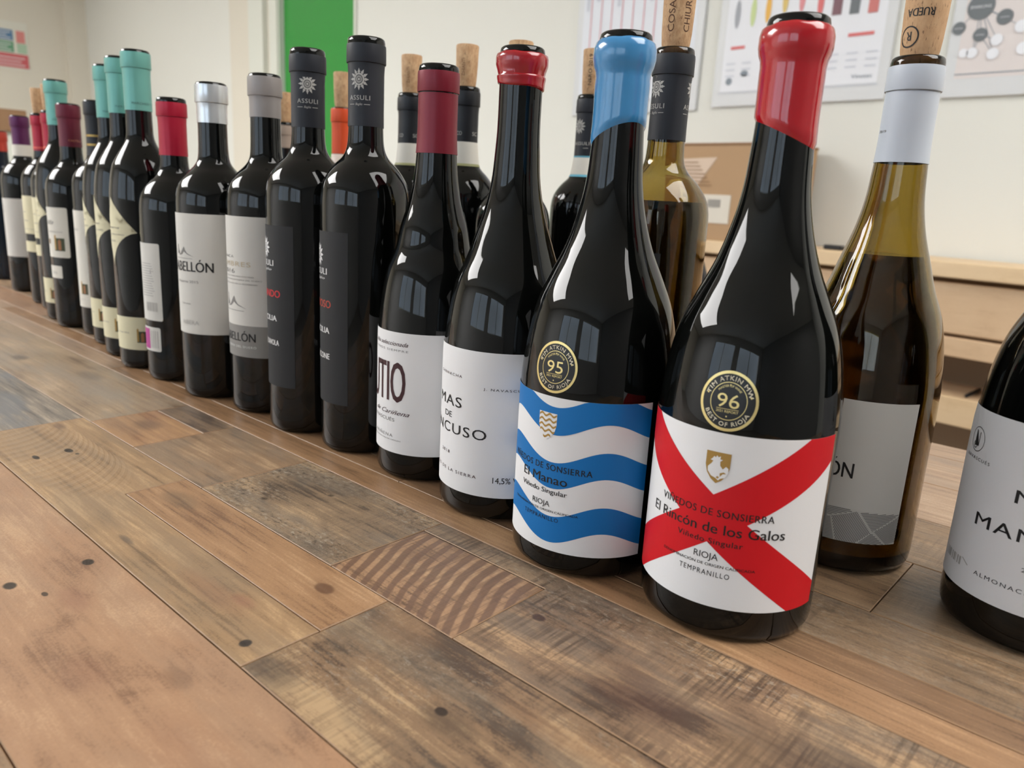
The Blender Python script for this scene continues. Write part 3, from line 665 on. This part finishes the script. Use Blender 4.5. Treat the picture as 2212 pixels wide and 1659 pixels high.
# -- crimson capsule bottle with back labels
e, rf, sf, _ = bottle(-370.9, 832.4, 295.6, 37, 'bord', 'shorter dark bottle with a crimson capsule, narrow barcode label and small pink-edged label', shift=-10)
capsule(e, rf, 295.6, 237.8, REDFOIL, 5)
lb = paper(e, sf, rrect(-64, -19.6, 66, 147.6, 2), PAPERG)
bm = bmesh.new()
for k in range(14): poly(bm, rrect(-50, -28+(k*5 % 4)-3, 126-k*2.6, 126.8-k*2.6))
for k in range(12): poly(bm, rrect(-43+k*1.5, -43+k*1.5+(.4+.5*(k*7 % 3)/2), 76, 85.5))
poly(bm, [(-33.5, 117), (-32.2, 121.5), (-31, 117.5), (-32, 116)]); printed(lb, sf, bm, PALEINK, name='barcode_and_text_print')
l2 = paper(e, sf, rrect(-55, -23.4, 32.4, 58.6, 2), PAPERG)
bm = bmesh.new(); poly(bm, rrect(-54, -39.5, 34.5, 56.5)); printed(l2, sf, bm, PINKART, name='magenta_block_print', off=.36)
bm = bmesh.new()
for k in range(4): poly(bm, rrect(-37+k*3, -35.6+k*3, 36, 55))
printed(l2, sf, bm, PALEINK, name='vertical_text_print')
# -- teal capsule bottles
CASTLE = [([(0,0),(12,0),(12,13),(0,13)], plain('dark_green_print', rgb(66,72,48), .6), .36), ([(0,1),(2.2,1),(2.2,15),(1.2,16.6),(0,15)], plain('ochre_print', rgb(176,138,66), .6), .42), ([(4.5,1),(8,1),(8,10),(6.4,12),(4.5,10)], plain('warm_brown_print', rgb(166,110,70), .6), .44)]
def castle(par, sf, u, z, k=1):
    for pts, mt, off in CASTLE:
        bm = bmesh.new(); poly(bm, [(u+a*k, z+b_*k) for a, b_ in pts]); link('castle_print', sf.wrap(bm, off), mt, par)
def tealbottle(X, Y, H, R, label, cu, low1=(60, 22.5)):
    e, rf, sf, _ = bottle(X, Y, H, R, 'cone', label)
    c, cs = capsule(e, rf, H, H-62.5, TEAL, 3)
    printed(c, cs, T((('MARCHESI', -7, 12, H-56.5, 2.6), dict(space=1.1))), plain('teal_grey_ink', rgb(66,98,96), .6), off=.15)
    # star-shaped label with four drawn-in sides
    pts = []; w_, hh, zc = 35, 37.5, 154
    for q in range(4):
        for k in range(8):
            t = k/8; a = (1-t)**1.55; b_ = t**1.55
            P = {0: (a*w_, b_*hh), 1: (-b_*w_, a*hh), 2: (-a*w_, -b_*hh), 3: (b_*w_, -a*hh)}[q]; pts.append((cu+P[0], zc+P[1]))
    lb = paper(e, sf, pts, CREAM, label='cream star-shaped label')
    printed(lb, sf, T((('Riserva', cu-9, cu+14, 157.5, 2.6), dict(shear=.4)), (('MONTEPULCIANO', cu-10, cu+20, 150.5, 1.5),), (('DOCG', cu-6, cu+6, 143, 2),)), GREYINK)
    l2 = paper(e, sf, rrect(-84, cu+47, low1[1], low1[0], 1.5), CREAM)
    castle(l2, sf, cu+27.5, 31)
    printed(l2, sf, T((('Annata 2016', cu-2, cu+18, 41, 1.7),)), GREYINK)
tealbottle(-428.3, 879.2, 347, 35.3, 'tall dark bottle with a teal capsule, nearest of the three teal bottles standing together', -43.8)
tealbottle(-475.2, 934.6, 347.2, 35.6, 'tall dark bottle with a teal capsule, middle of the three teal bottles standing together', -52)
tealbottle(-522.2, 995.2, 345.4, 36.2, 'tall dark bottle with a teal capsule, furthest of the three teal bottles standing together', -59)
tealbottle(-679.5, 1151.3, 342.2, 36, 'tall dark bottle with a teal capsule standing alone behind the plum-capsule bottle', -60, (61.5, 24.5))
# -- black and gold neck bottle
e, rf, sf, _ = bottle(-570.5, 1054.5, 308.4, 36, 'bord', 'dark bottle with a black capsule ringed in gold, long narrow white label with a picture', shift=2)
c, cs = capsule(e, rf, 308.7, 238, BLACKFOIL, 2.5)
bm = bmesh.new()
for z0 in (262, 250.5): poly(bm, rrect(-46, 46.4, z0, z0+2.6))
printed(c, cs, bm, GOLDINK, name='gold_rings_print', off=.12)
lb = paper(e, sf, rrect(-70, -22, 37.6, 166.4, 3), PAPERW)
castle(lb, sf, -41, 55, 1.1); printed(lb, sf, T((('Rosso', -54, -38, 140, 4), dict(shear=.4)), (('2017', -46, -34, 47, 2),)), PALEINK)
# -- plum capsule bottle
e, rf, sf, _ = bottle(-630.6, 1094.4, 306, 36, 'bord', 'dark bottle with a plum capsule, white picture label and a small square label below', shift=-4)
c, cs = capsule(e, rf, 305.8, 249, PLUM, 2)
printed(c, cs, T((('CASTELLI', -3, 16, 256, 2.6),)), plain('rose_gold_ink', rgb(206,138,110), .5), off=.15)
lb = paper(e, sf, rrect(-72, -11.5, 98.8, 167, 2.5), PAPERW)
castle(lb, sf, -34, 108, 1.35); castle(lb, sf, -50, 117, .5)
bm = T((('Villa', -54, -33, 144, 6), dict(shear=.5)), (('MONTALCINO', -46, -20, 133, 1.8), dict(space=1.2))); printed(lb, sf, bm, GREYINK)
l2 = paper(e, sf, rrect(-54, -25, 69.8, 87, 1.5), PAPERW); printed(l2, sf, T((('2016', -46, -34, 76, 3),)), PALEINK)
# -- two crimson corked bottles far along the row
for X, Y, H, R, lbl, zb in ((-734.8, 1228.6, 305, 36, 'corked crimson-capped bottle with cream label, half hidden behind the lone teal bottle', 112), (-784.3, 1281.9, 304, 36, 'corked crimson-capped bottle with cream label, beside the purple-capsule bottle', 114)):
    e, rf, sf, _ = bottle(X, Y, H, R, 'bord', lbl)
    c, cs = capsule(e, rf, H, 246, REDFOIL, 4.5)
    bm = bmesh.new(); poly(bm, rrect(-46, 46.4, 249, 252)); printed(c, cs, bm, plain('coral_ink', rgb(222,96,84), .5), name='coral_ring_print', off=.12)
    lb = paper(e, sf, rrect(-76, 30, zb, 174.3), CREAM); l2 = paper(e, sf, rrect(-76, 30, 85, 102), CREAM)
    printed(lb, sf, T((('Rosso', -56, -40, 148, 2.4),), (('Toscana', -50, -36, 134, 3), dict(shear=.4)), (('INDICAZIONE TIPICA', -58, -24, 121, 1.2),)), GREYINK)
    cork(e, H, 38)
# -- purple capsule bottle
e, rf, sf, _ = bottle(-893.6, 1397.9, 306.3, 37.1, 'bord', 'dark bottle with a purple capsule, pale neck band and plain pale grey label')
capsule(e, rf, 306.3, 257, PURPLE, 2)
bm = revolve([(257.2, 13.4), (257, 14.3), (238, 15.2), (237.9, 14.6)][::-1]); o = link('neck_band', bm, PAPERW, e, True, 40); o['label'] = 'pale paper neck band'
lb = paper(e, sf, rrect(-80, 30, 63, 164.5), PAPERG)
bm = bmesh.new(); ringshape(bm, -50, 146, 5.5, 6, 24); text(bm, '200', -50, -36, 54.5, 6, .0); printed(lb, sf, bm, GREYINK)
# -- orange capsule bottle at the left edge
e, rf, sf, _ = bottle(-1028, 1539, 285.5, 37, 'bord', 'dark bluish bottle with a rust red capsule, cut by the left edge of the photo', glass=GLASSB, shift=-16)
capsule(e, rf, 285.5, 247, RUST, 2)
lb = paper(e, sf, rrect(-80, -28, 60, 150), plain('blue_label_paper', rgb(42,62,84), .6)); 

# -- white capsule bottle of amber glass (right)
def clear_bottle(X, Y, H, R, kind, label, shift, fill):
    e, rf, sf, prof = bottle(X, Y, H, R, kind, label, BG, glass=AMBER, shift=shift)
    th = 3.0
    inn = [(max(z, 0)+0, max(r-th, 9.2)) for z, r in prof if z > 9 and z < H-22]
    pts = [(4, 0), (1.0, R*.45), (0, R*.74)]+prof+[(H-.6, 10.6), (H-3, 9.6), (H-20, 9.4)]+inn[::-1]+[(8.5, R*.86-th), (8, R*.7), (14, R*.3), (16, 0)]
    link('glass_body', revolve(pts, 96), AMBER, e, True, 50)
    g_ = .15
    wp = [(16.3, 0), (14.3, R*.3), (8.4, R*.7), (8.9, R*.86-th-g_)]+[(z, r-g_) for z, r in inn if z < fill]+[(fill, max(rf(fill)-th, 9.2)-g_), (fill-.3, 0)]
    link('wine', revolve(wp, 96), WINE, e, True, 50)
    return e, rf, sf
e, rf, sf = clear_bottle(223.6, 472.4, 305.7, 43.6, 'burg', 'amber bottle of white wine with a white capsule and a printed cork', 0, 193.5)
c, cs = capsule(e, rf, 305.7, 247, WHITEFOIL, 5.5)
printed(c, cs, T((('2019', -19, -12, 263.5, 1.6), dict(bold=.02))), GREYINK, off=.15)
lb = paper(e, sf, rrect(-9, 35.4, 21.5, 110.3), PAPERG)
printed(lb, sf, T((('ÓN', -12, 2.7, 62.2, 10), dict(bold=.01))), INK)
bm = bmesh.new()
def hatch(bm, poly_, ang, step, wdt):
    cx = sum(p[0] for p in poly_)/len(poly_); cy = sum(p[1] for p in poly_)/len(poly_); d = (cos(ang), sin(ang)); n_ = (-d[1], d[0])
    k = -60
    while k < 60:
        x0, y0 = cx+n_[0]*k, cy+n_[1]*k; ts = []
        for i in range(len(poly_)):
            a, b_ = poly_[i], poly_[(i+1) % len(poly_)]
            fa = (a[0]-x0)*n_[0]+(a[1]-y0)*n_[1]; fb = (b_[0]-x0)*n_[0]+(b_[1]-y0)*n_[1]
            if fa*fb < 0: t = fa/(fa-fb); px_ = a[0]+(b_[0]-a[0])*t; py_ = a[1]+(b_[1]-a[1])*t; ts.append((px_-x0)*d[0]+(py_-y0)*d[1])
        if len(ts) == 2:
            ts.sort(); q = [(x0+d[0]*t+n_[0]*w2, y0+d[1]*t+n_[1]*w2) for t, w2 in ((ts[0], -wdt/2), (ts[1], -wdt/2), (ts[1], wdt/2), (ts[0], wdt/2))]
            bm.faces.new([bm.verts.new((a, b_, 0)) for a, b_ in q])
        k += step
hatch(bm, [(-9,43),(8,42.3),(-9,36)], 0.0, 1.0, .5); hatch(bm, [(-5,36.5),(8.5,42),(18,29),(10,21.6),(-1,21.6)], 1.3, .9, .5); hatch(bm, [(-9,35.5),(-6,36.4),(-2,21.6),(-9,21.6)], .1, .9, .5)
hatch(bm, [(10,42),(35.2,41),(19,30)], .15, 1, .5); hatch(bm, [(20,30),(35.2,39.5),(35.2,23),(29,21.6)], 1.1, .9, .5); hatch(bm, [(18.6,29),(27.6,21.6),(11.5,21.6)], -.2, .9, .5)
printed(lb, sf, bm, GREYINK, name='hatched_triangles_print')
k, ks = cork(e, 305.7, 46, CORK2, 11.0)
bm = T((('RUEDA', -10.4, 4.2, 330, 4.4), dict(bold=.02, rot=180)), (('DENOMINACIÓN', -10.4, 3.2, 336.6, 1.9), dict(bold=.01, rot=180)), (('DE ORIGEN', -9.4, -.4, 340.6, 1.9), dict(bold=.01, rot=180)), (('R', -9.2, -6.2, 318, 5), dict(bold=.02, rot=180)))
ringshape(bm, -7.7, 315.4, 5.0, 5.8, 32); printed(k, ks, bm, INK, off=.1)
# -- amber bottle with sun capsule between the waxed bottles
e, rf, sf = clear_bottle(105.2, 596.5, 326.2, 37.2, 'bord', 'amber bottle of white wine with a navy sun-printed capsule and tall printed cork', 12, 218)
c, cs = capsule(e, rf, 326.2, 262, NAVY, 5)
bm = bmesh.new()
for cu in (-12.3, 22.6, 58): 
    sun(bm, cu-11, 298.6, 8); text(bm, 'ASSULI', cu-21, cu-2.4, 283.7, 3.6, .008, space=1.15); text(bm, 'Baglio', cu-14, cu-8, 280, 1.8, 0, .3); poly(bm, rrect(cu-7, cu-2.4, 280.4, 280.8)); poly(bm, rrect(cu-21, cu-16, 280.4, 280.8))
for v in bm.verts: v.co.x += 10.4 if v.co.x < 0 else (10.2 if v.co.x < 25 else 9)
printed(c, cs, bm, PALEINK, name='sun_and_lettering_print', off=.15)
lb = paper(e, sf, rrect(-70, 4, 50, 181), BLACKPAPER)
k, ks = cork(e, 326.2, 48, CORK, 10.8)
printed(k, ks, T((('CHIUR', 9.2, 30, 336, 5), dict(rot=90)), (('COSA', -2.5, 18, 336, 5), dict(rot=90)), (('20', 1.0, 5.5, 358, 3.6),)), plain('cork_brand_ink', rgb(84,54,38), .8), off=.1)
# -- dark bottles behind the row
def backb(X, Y, H, R, label, shift, capm, zb, ch, band=None, print_=None, top=5):
    e, rf, sf, _ = bottle(X, Y, H, R, 'bord', label, BG, shift=shift)
    c, cs = capsule(e, rf, H, zb, capm, top)
    if print_: printed(c, cs, print_, PALEINK, off=.15)
    if band:
        for z0, z1, mt, lb_ in band:
            o = link('neck_band', revolve([(z0, rf(z0)+.2), (z0, rf(z0)+.55), (z1, rf(z1)+.55), (z1, rf(z1)+.2)]), mt, e, True, 40); o['label'] = lb_
    k, ks = cork(e, H, ch)
    return e, sf, k, ks
BLUEB = plain('light_blue_band', rgb(96,168,190), .5)
bm = bmesh.new(); sun(bm, -12, 293.5, 8.3); text(bm, 'ASSULI', -18, 2, 274, 3.6, .02, space=1.15); poly(bm, rrect(-5, 1, 270.6, 271.1))
e, sf, k, ks = backb(68.6, 878.1, 327, 36.8, 'corked navy-capped bottle with white and blue neck band, behind the blue wax bottle', 12, NAVY, 263, 46, [(261, 262.8, BLUEB, 'light blue edge'), (243, 261, PAPERW, 'white paper neck band'), (240.5, 243, BLUEB, 'light blue edge')], bm)
printed(k, ks, T((('NERO 2019', -1, 30, 336, 4), dict(rot=90))), INK, off=.1)
GB = [(246, 267.6, PAPERW, 'pale paper neck band'), (243.5, 246, plain('olive_band', rgb(150,150,104), .6), 'olive green edge')]
for X, Y, lb_, u in ((-131.8, 907.4, 'corked black-capped bottle seen left of the burgundy capsule, pale band below its capsule', -2), (-64.1, 830.3, 'corked black-capped bottle seen right of the burgundy capsule, pale band below its capsule', 4)):
    e, sf, k, ks = backb(X, Y, 322, 37, lb_, 14, BLACKFOIL, 267.8, 40, GB, T((('CO', -13+u, -7+u, 274, 4), dict(bold=.01)), (('SC', 5+u, 12+u, 274, 4), dict(bold=.01))))
    printed(k, ks, T((('CHIANTI', -2, 14, 332, 3.4), dict(rot=90))), plain('cork_brown_ink', rgb(126,84,56), .8), off=.1)
e, sf, k, ks = backb(-9, 764, 325, 37.3, 'corked dark bottle almost hidden behind the dark red wax collar', -4, BLACKFOIL, 268, 31)
e, sf, k, ks = backb(-246.6, 1068.1, 318, 37, 'corked bottle with a bright orange capsule in front of the green door', 8, ORANGE, 258.5, 44, None, None, 2)
for o in e.children: 
    if o.name.startswith('neck'): pass
bm = revolve([(232, 15.5), (232, 16.0), (258, 14.6), (258, 14.2)]); o = link('neck_band', bm, plain('pale_pink_band', rgb(206,190,180), .5), e, True); o['label'] = 'pale neck band'
e, sf, k, ks = backb(-362.1, 1194.7, 305, 37, 'corked dark bottle mostly hidden behind the grey and left navy capsules', 0, plain('copper_band', rgb(168,150,136), .5), 268, 42)

# ------------------------------------------------------------ posters
PW = plain('poster_frame_white', rgb(214,216,218), .4)
def poster(name, label, x0, x1, z0, z1, base, par=None):
    e = empty(name, ((x0+x1)/2, Y1, TZ+z0)); tag(e, label, 'poster')
    hw = (x1-x0)/2; h = z1-z0
    bx('backing_board', (-hw, hw, -.012, -.001, 0, h), PW, e, .002)
    bm = bmesh.new(); bm.faces.new([bm.verts.new(p) for p in ((-hw+.03, -.0125, .05), (hw-.03, -.0125, .05), (hw-.03, -.0125, h-.03), (-hw+.03, -.0125, h-.03))]); sh = link('printed_sheet', bm, base, e)
    return e, sh, (x0+x1)/2
def flat(par, items, mat, cx, z0, name='printed_marks', y=-.014):
    bm = bmesh.new()
    for it in items:
        if it[0] == 'r': _, a, b_, c_, d = it; bm.faces.new([bm.verts.new(p) for p in ((a-cx, y, c_-z0), (b_-cx, y, c_-z0), (b_-cx, y, d-z0), (a-cx, y, d-z0))])
        elif it[0] == 'd': _, x, z, r, ry = it; bm.faces.new([bm.verts.new((x-cx+r*cos(2*pi*i/24), y, z-z0+ry*sin(2*pi*i/24))) for i in range(24)])
        elif it[0] == 'l':
            _, xa, za, xb, zb, w_ = it; L = hypot(xb-xa, zb-za) or 1; nx, nz = -(zb-za)/L*w_/2, (xb-xa)/L*w_/2
            if xa == xb and za == zb: continue
            bm.faces.new([bm.verts.new((p-cx, y, q-z0)) for p, q in ((xa+nx, za+nz), (xb+nx, zb+nz), (xb-nx, zb-nz), (xa-nx, za-nz))])
        elif it[0] == 't':
            _, s, xa, xb, z, h = it; vs, fs, W = textmesh(s, 0); nv = [bm.verts.new((xa-cx+a*(xb-xa)/W, y, z-z0+b_*h)) for a, b_ in vs]
            for f in fs: bm.faces.new([nv[i] for i in f])
    for f in bm.faces:
        f.normal_update()
        if f.normal.y > 0: f.normal_flip()
    o = link(name, bm, mat, par); o['kind'] = 'stuff'; return o
P1 = plain('pale_blue_print', rgb(222,226,234), .45); P2 = plain('white_print', rgb(230,232,238), .45); P3 = plain('pale_mauve_print', rgb(222,214,212), .45)
cI = {n: plain('poster_'+n, c, .6) for n, c in dict(grey=rgb(168,172,180), pink=rgb(226,150,156), coral=rgb(222,120,120), orange=rgb(238,186,90), yellow=rgb(226,198,120), lime=rgb(206,222,160), mauve=rgb(130,96,104), slate=rgb(112,118,122), red=rgb(206,124,120), mid=rgb(140,150,160), white=rgb(236,238,244), pale=rgb(204,208,218)).items()}
e, sh, cx = poster('wine_chart', 'pale wall chart of thin vertical columns, leftmost of the three charts', -2.25, -1.65, .555, 1.40, P1)
flat(sh, [('r', -2.18+k*.052, -2.176+k*.052, .66, 1.34) for k in range(10)], cI['pink'], cx, .555)
flat(sh, [('r', -2.205+k*.052, -2.19+k*.052, .95+.03*(k % 3), 1.30) for k in range(11)] + [('r', -2.2, -1.72, .60, .604)], cI['pale'], cx, .555)
flat(sh, [('r', -2.16+.13*k, -2.12+.13*k, .72, .74) for k in range(4)], cI['grey'], cx, .555)
e, sh, cx = poster('wine_chart', 'wall chart with coloured drops and bottle shapes, behind the red wax bottle', -1.585, -.985, .562, 1.41, P2)
for nm, x, z, kind in (('grey', -1.517, .86, 'd'), ('lime', -1.458, .86, 'd'), ('orange', -1.404, .865, 'd'), ('yellow', -1.346, .888, 'd'), ('pink', -1.288, .885, 'd'), ('coral', -1.225, .862, 'd'), ('mauve', -1.170, .818, 'b'), ('slate', -1.115, .815, 'b'), ('red', -1.058, .812, 'b')):
    flat(sh, [('d', x, z, .010, .045)] if kind == 'd' else [('r', x-.015, x+.015, z, z+.10), ('r', x-.006, x+.006, z+.10, z+.14)], cI[nm], cx, .562)
flat(sh, [('r', -1.123, -1.044, .750, .760), ('r', -1.529, -1.476, .748, .758)], cI['coral'], cx, .562)
flat(sh, [('t', 'Vinotec', -1.095, -1.03, .628, .012), ('d', -1.467, .668, .014, .01), ('d', -1.523, .645, .012, .012)], cI['mid'], cx, .562)
flat(sh, [('r', -1.54+.06*k, -1.505+.06*k, .70-.02*(j % 3)+.0, .704-.02*(j % 3)) for k in range(9) for j in range(3) if k not in (2,)] + [('r', -1.56, -1.01, .606, .609)], cI['pale'], cx, .562)
e, sh, cx = poster('wine_chart', 'pinkish wall chart of grey and white linked circles, at the right edge', -.83, .15, .557, 1.42, P3)
cs_ = [(-.762,.792,.034,1), (-.699,.759,.020,1), (-.809,.741,.017,1), (-.752,.719,.018,1), (-.708,.702,.015,0), (-.764,.673,.014,0), (-.712,.667,.015,0), (-.655,.731,.016,0), (-.641,.675,.016,0), (-.786,.674,.012,0), (-.60,.80,.02,1), (-.57,.70,.016,0), (-.5,.76,.03,1), (-.45,.68,.016,0), (-.38,.74,.02,1)]
flat(sh, [('l', -.762,.792,x,z,.0015) for x, z, r, k in cs_[1:8]]+[('l', -.5,.76,x,z,.0015) for x, z, r, k in cs_[10:]]+[('l', -.752,.719,x,z,.0015) for x, z, r, k in cs_[4:7] if x != -.752]+[('r', -.80, .12, .617, .620)], cI['mid'], cx, .557, y=-.0135)
flat(sh, [('d', x, z, r, r) for x, z, r, k in cs_ if k], cI['slate'], cx, .557, y=-.0145)
flat(sh, [('d', x, z, r, r) for x, z, r, k in cs_ if not k]+[('t', 'SPARKLING', -.788, -.737, .788, .0075)]+[('t', 'white', x-.011, x+.011, z-.002, .004) for x, z, r, k in cs_[1:4]], cI['white'], cx, .557, y=-.0155)
# sign on the end wall
e = empty('safety_sign', (X0, 1.83, TZ+1.115)); tag(e, 'white safety notice with blue, green and red panels on the far end wall', 'sign')
def ybox(name, y0, y1, z0, z1, mat, x=.003, par=e): return bx(name, (x-.002, x, y0, y1, z0, z1), mat, par, 0)
ybox('notice_board', -.2, .18, 0, .42, plain('notice_white', rgb(226,224,212), .5), .006)
ybox('blue_panel', -.17, .06, .255, .345, plain('notice_blue', rgb(86,128,168), .5), .009); ybox('green_panel', -.17, .06, .15, .245, plain('notice_green', rgb(104,160,124), .5), .009)
ybox('red_panel', -.17, .17, .02, .14, plain('notice_red', rgb(206,98,104), .5), .009); ybox('hazard_panel', .085, .155, .24, .345, plain('notice_pink', rgb(220,140,136), .5), .009); ybox('arrow_panel', .085, .165, .15, .235, plain('notice_mint', rgb(176,202,176), .5), .009)
bm = bmesh.new()
for k in range(3):
    for (a, b_, z) in ((-.15, .04, .27+.025*k), (-.15, .04, .165+.025*k), (-.15, .14, .04+.03*k)): box(bm, .0092, .0105, a, b_-.03*(k % 2), z, z+.008)
link('printed_lines', bm, WHITEINK, e)

# ------------------------------------------------------------ bench with drawers along the back wall
OAK = wood('pale_oak', rgb(196,158,116), rgb(214,178,136), rgb(226,194,154), None, 0, 21, .5, grain=.5, mottle=.35, bump=.1)
OAKL = wood('pale_oak_edge', rgb(214,178,130), rgb(228,196,150), rgb(238,208,166), None, 0, 22, .5, grain=.4, mottle=.3, bump=.1)
bn = empty('storage_bench', (-.4, 2.25, 0)); tag(bn, 'pale wooden storage bench with drawer fronts and an open shelf along the back wall', 'bench')
xl, xr = -1.71, 1.4
bx('top_board', (xl-.02, xr+.02, -.02, .235, .82, .862), OAKL, bn, .003)
bx('side_panel', (xl, xl+.03, 0, .23, 0, .82), OAK, bn); bx('side_panel', (xr-.03, xr, 0, .23, 0, .82), OAK, bn)
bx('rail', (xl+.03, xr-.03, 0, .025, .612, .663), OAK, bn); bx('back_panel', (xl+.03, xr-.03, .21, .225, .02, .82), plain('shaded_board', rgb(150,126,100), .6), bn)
nd = 3; L_ = (xr-xl-.06)/nd
for k in range(nd): bx('drawer_front', (xl+.032+k*L_, xl+.028+(k+1)*L_, .005, .025, .672, .806), OAK, bn, .003)
bx('shelf', (xl+.03, xr-.03, .0, .21, .485, .505), OAK, bn); bx('shelf_edge', (xl+.03, xr-.03, -.012, .0, .43, .507), OAKL, bn)
bx('bottom_board', (xl+.03, xr-.03, .03, .21, .06, .09), OAK, bn)
o = bx('doorstop', (-1.02, -.965, 2.30, 2.33, .8625, .876), BLACKPL, None, .003)
o.name = 'phone_charger'; o.data.name = 'phone_charger'; tag(o, 'small flat black gadget lying on the bench top', 'gadget')
o = bx('pen', (-.56, -.552, 2.27, 2.40, .5055, .516), BLACKPL, None, .003); tag(o, 'thin black rod lying on the open shelf of the bench', 'rod')
# cardboard box on the bench
cb = empty('cardboard_box', (-1.39, 2.345, .862)); tag(cb, 'brown cardboard carton with pale tape and a white shipping label on the bench', 'box')
bx('carton', (-.17, .24, -.105, .11, 0, .306), CARD, cb, .003)
bm = bmesh.new(); f = [bm.verts.new(p) for p in ((-.165, -.1065, .255), (.01, -.1065, .262), (-.06, -.1065, .165), (-.165, -.1065, .16))]; bm.faces.new(f); link('tape', bm, TAPE, cb)
bm = bmesh.new()
for k in range(7): box(bm, -.165, .0-.01*k, -.1078, -.107, .172+k*.012, .175+k*.012)
link('printed_stripes', bm, CARDD, cb)
bx('shipping_label', (-.03, .075, -.1075, -.1055, .055, .145), plain('worn_label', rgb(222,214,200), .6), cb, 0)
bm = bmesh.new()
for k in range(8): box(bm, -.005+k*.006, -.0025+k*.006, -.109, -.108, .105, .13)
link('barcode_print', bm, GREYINK, cb); bx('top_flap', (-.172, .242, -.108, .112, .299, .307), CARDD, cb, .002)
# dark chair between table and bench
ch = empty('chair', (-1.07, 1.46, 0), 0); tag(ch, 'dark round-backed chair behind the table, between the amber bottle and the red wax bottle', 'chair')
bm = bmesh.new(); pts = []
for k in range(17):
    a = pi*k/16; pts.append((.2*cos(a), .72+.23*sin(a)))
pts = [(.17, .47)]+pts+[(-.17, .47)]
fr = [bm.verts.new((x, -.012-.25*x*x*0, z)) for x, z in pts]; bk = [bm.verts.new((x*.96, .012, z)) for x, z in pts]
bm.faces.new(fr); bm.faces.new(bk[::-1])
for i in range(len(pts)): j = (i+1) % len(pts); bm.faces.new((fr[j], fr[i], bk[i], bk[j]))
bmesh.ops.recalc_face_normals(bm, faces=bm.faces[:]); link('backrest', bm, BLACKPL, ch)
bx('seat', (-.21, .21, .0, .42, .43, .465), BLACKPL, ch, .01)
for x in (-.19, .19):
    for y in (.02, .39): bx('leg', (x-.014, x+.014, y-.014, y+.014, 0, .435), METAL, ch)
# cupboard and carton by the end wall
cu_ = empty('cupboard', (-6.9, 1.32, 0)); tag(cu_, 'white cupboard near the far end wall', 'cupboard')
bx('carcass', (-.25, .3, -.45, .13, .03, 1.222), FRAMEW, cu_, .004); bx('door', (.302, .318, -.445, -.165, .06, 1.20), FRAMEW, cu_); bx('door', (.302, .318, -.155, .125, .06, 1.20), FRAMEW, cu_); bx('plinth', (-.24, .28, -.44, .12, 0, .03), METAL, cu_)
cb = empty('cardboard_box', (-6.75, 1.19, 1.222)); tag(cb, 'wide brown cardboard box on the white cupboard at the far left', 'box')
bx('carton', (-.2, .2, -.3, .265, 0, .15), CARDD, cb, .003); bx('tape', (-.2005, .2015, -.06, -.01, .149, .1515), TAPE, cb, 0)
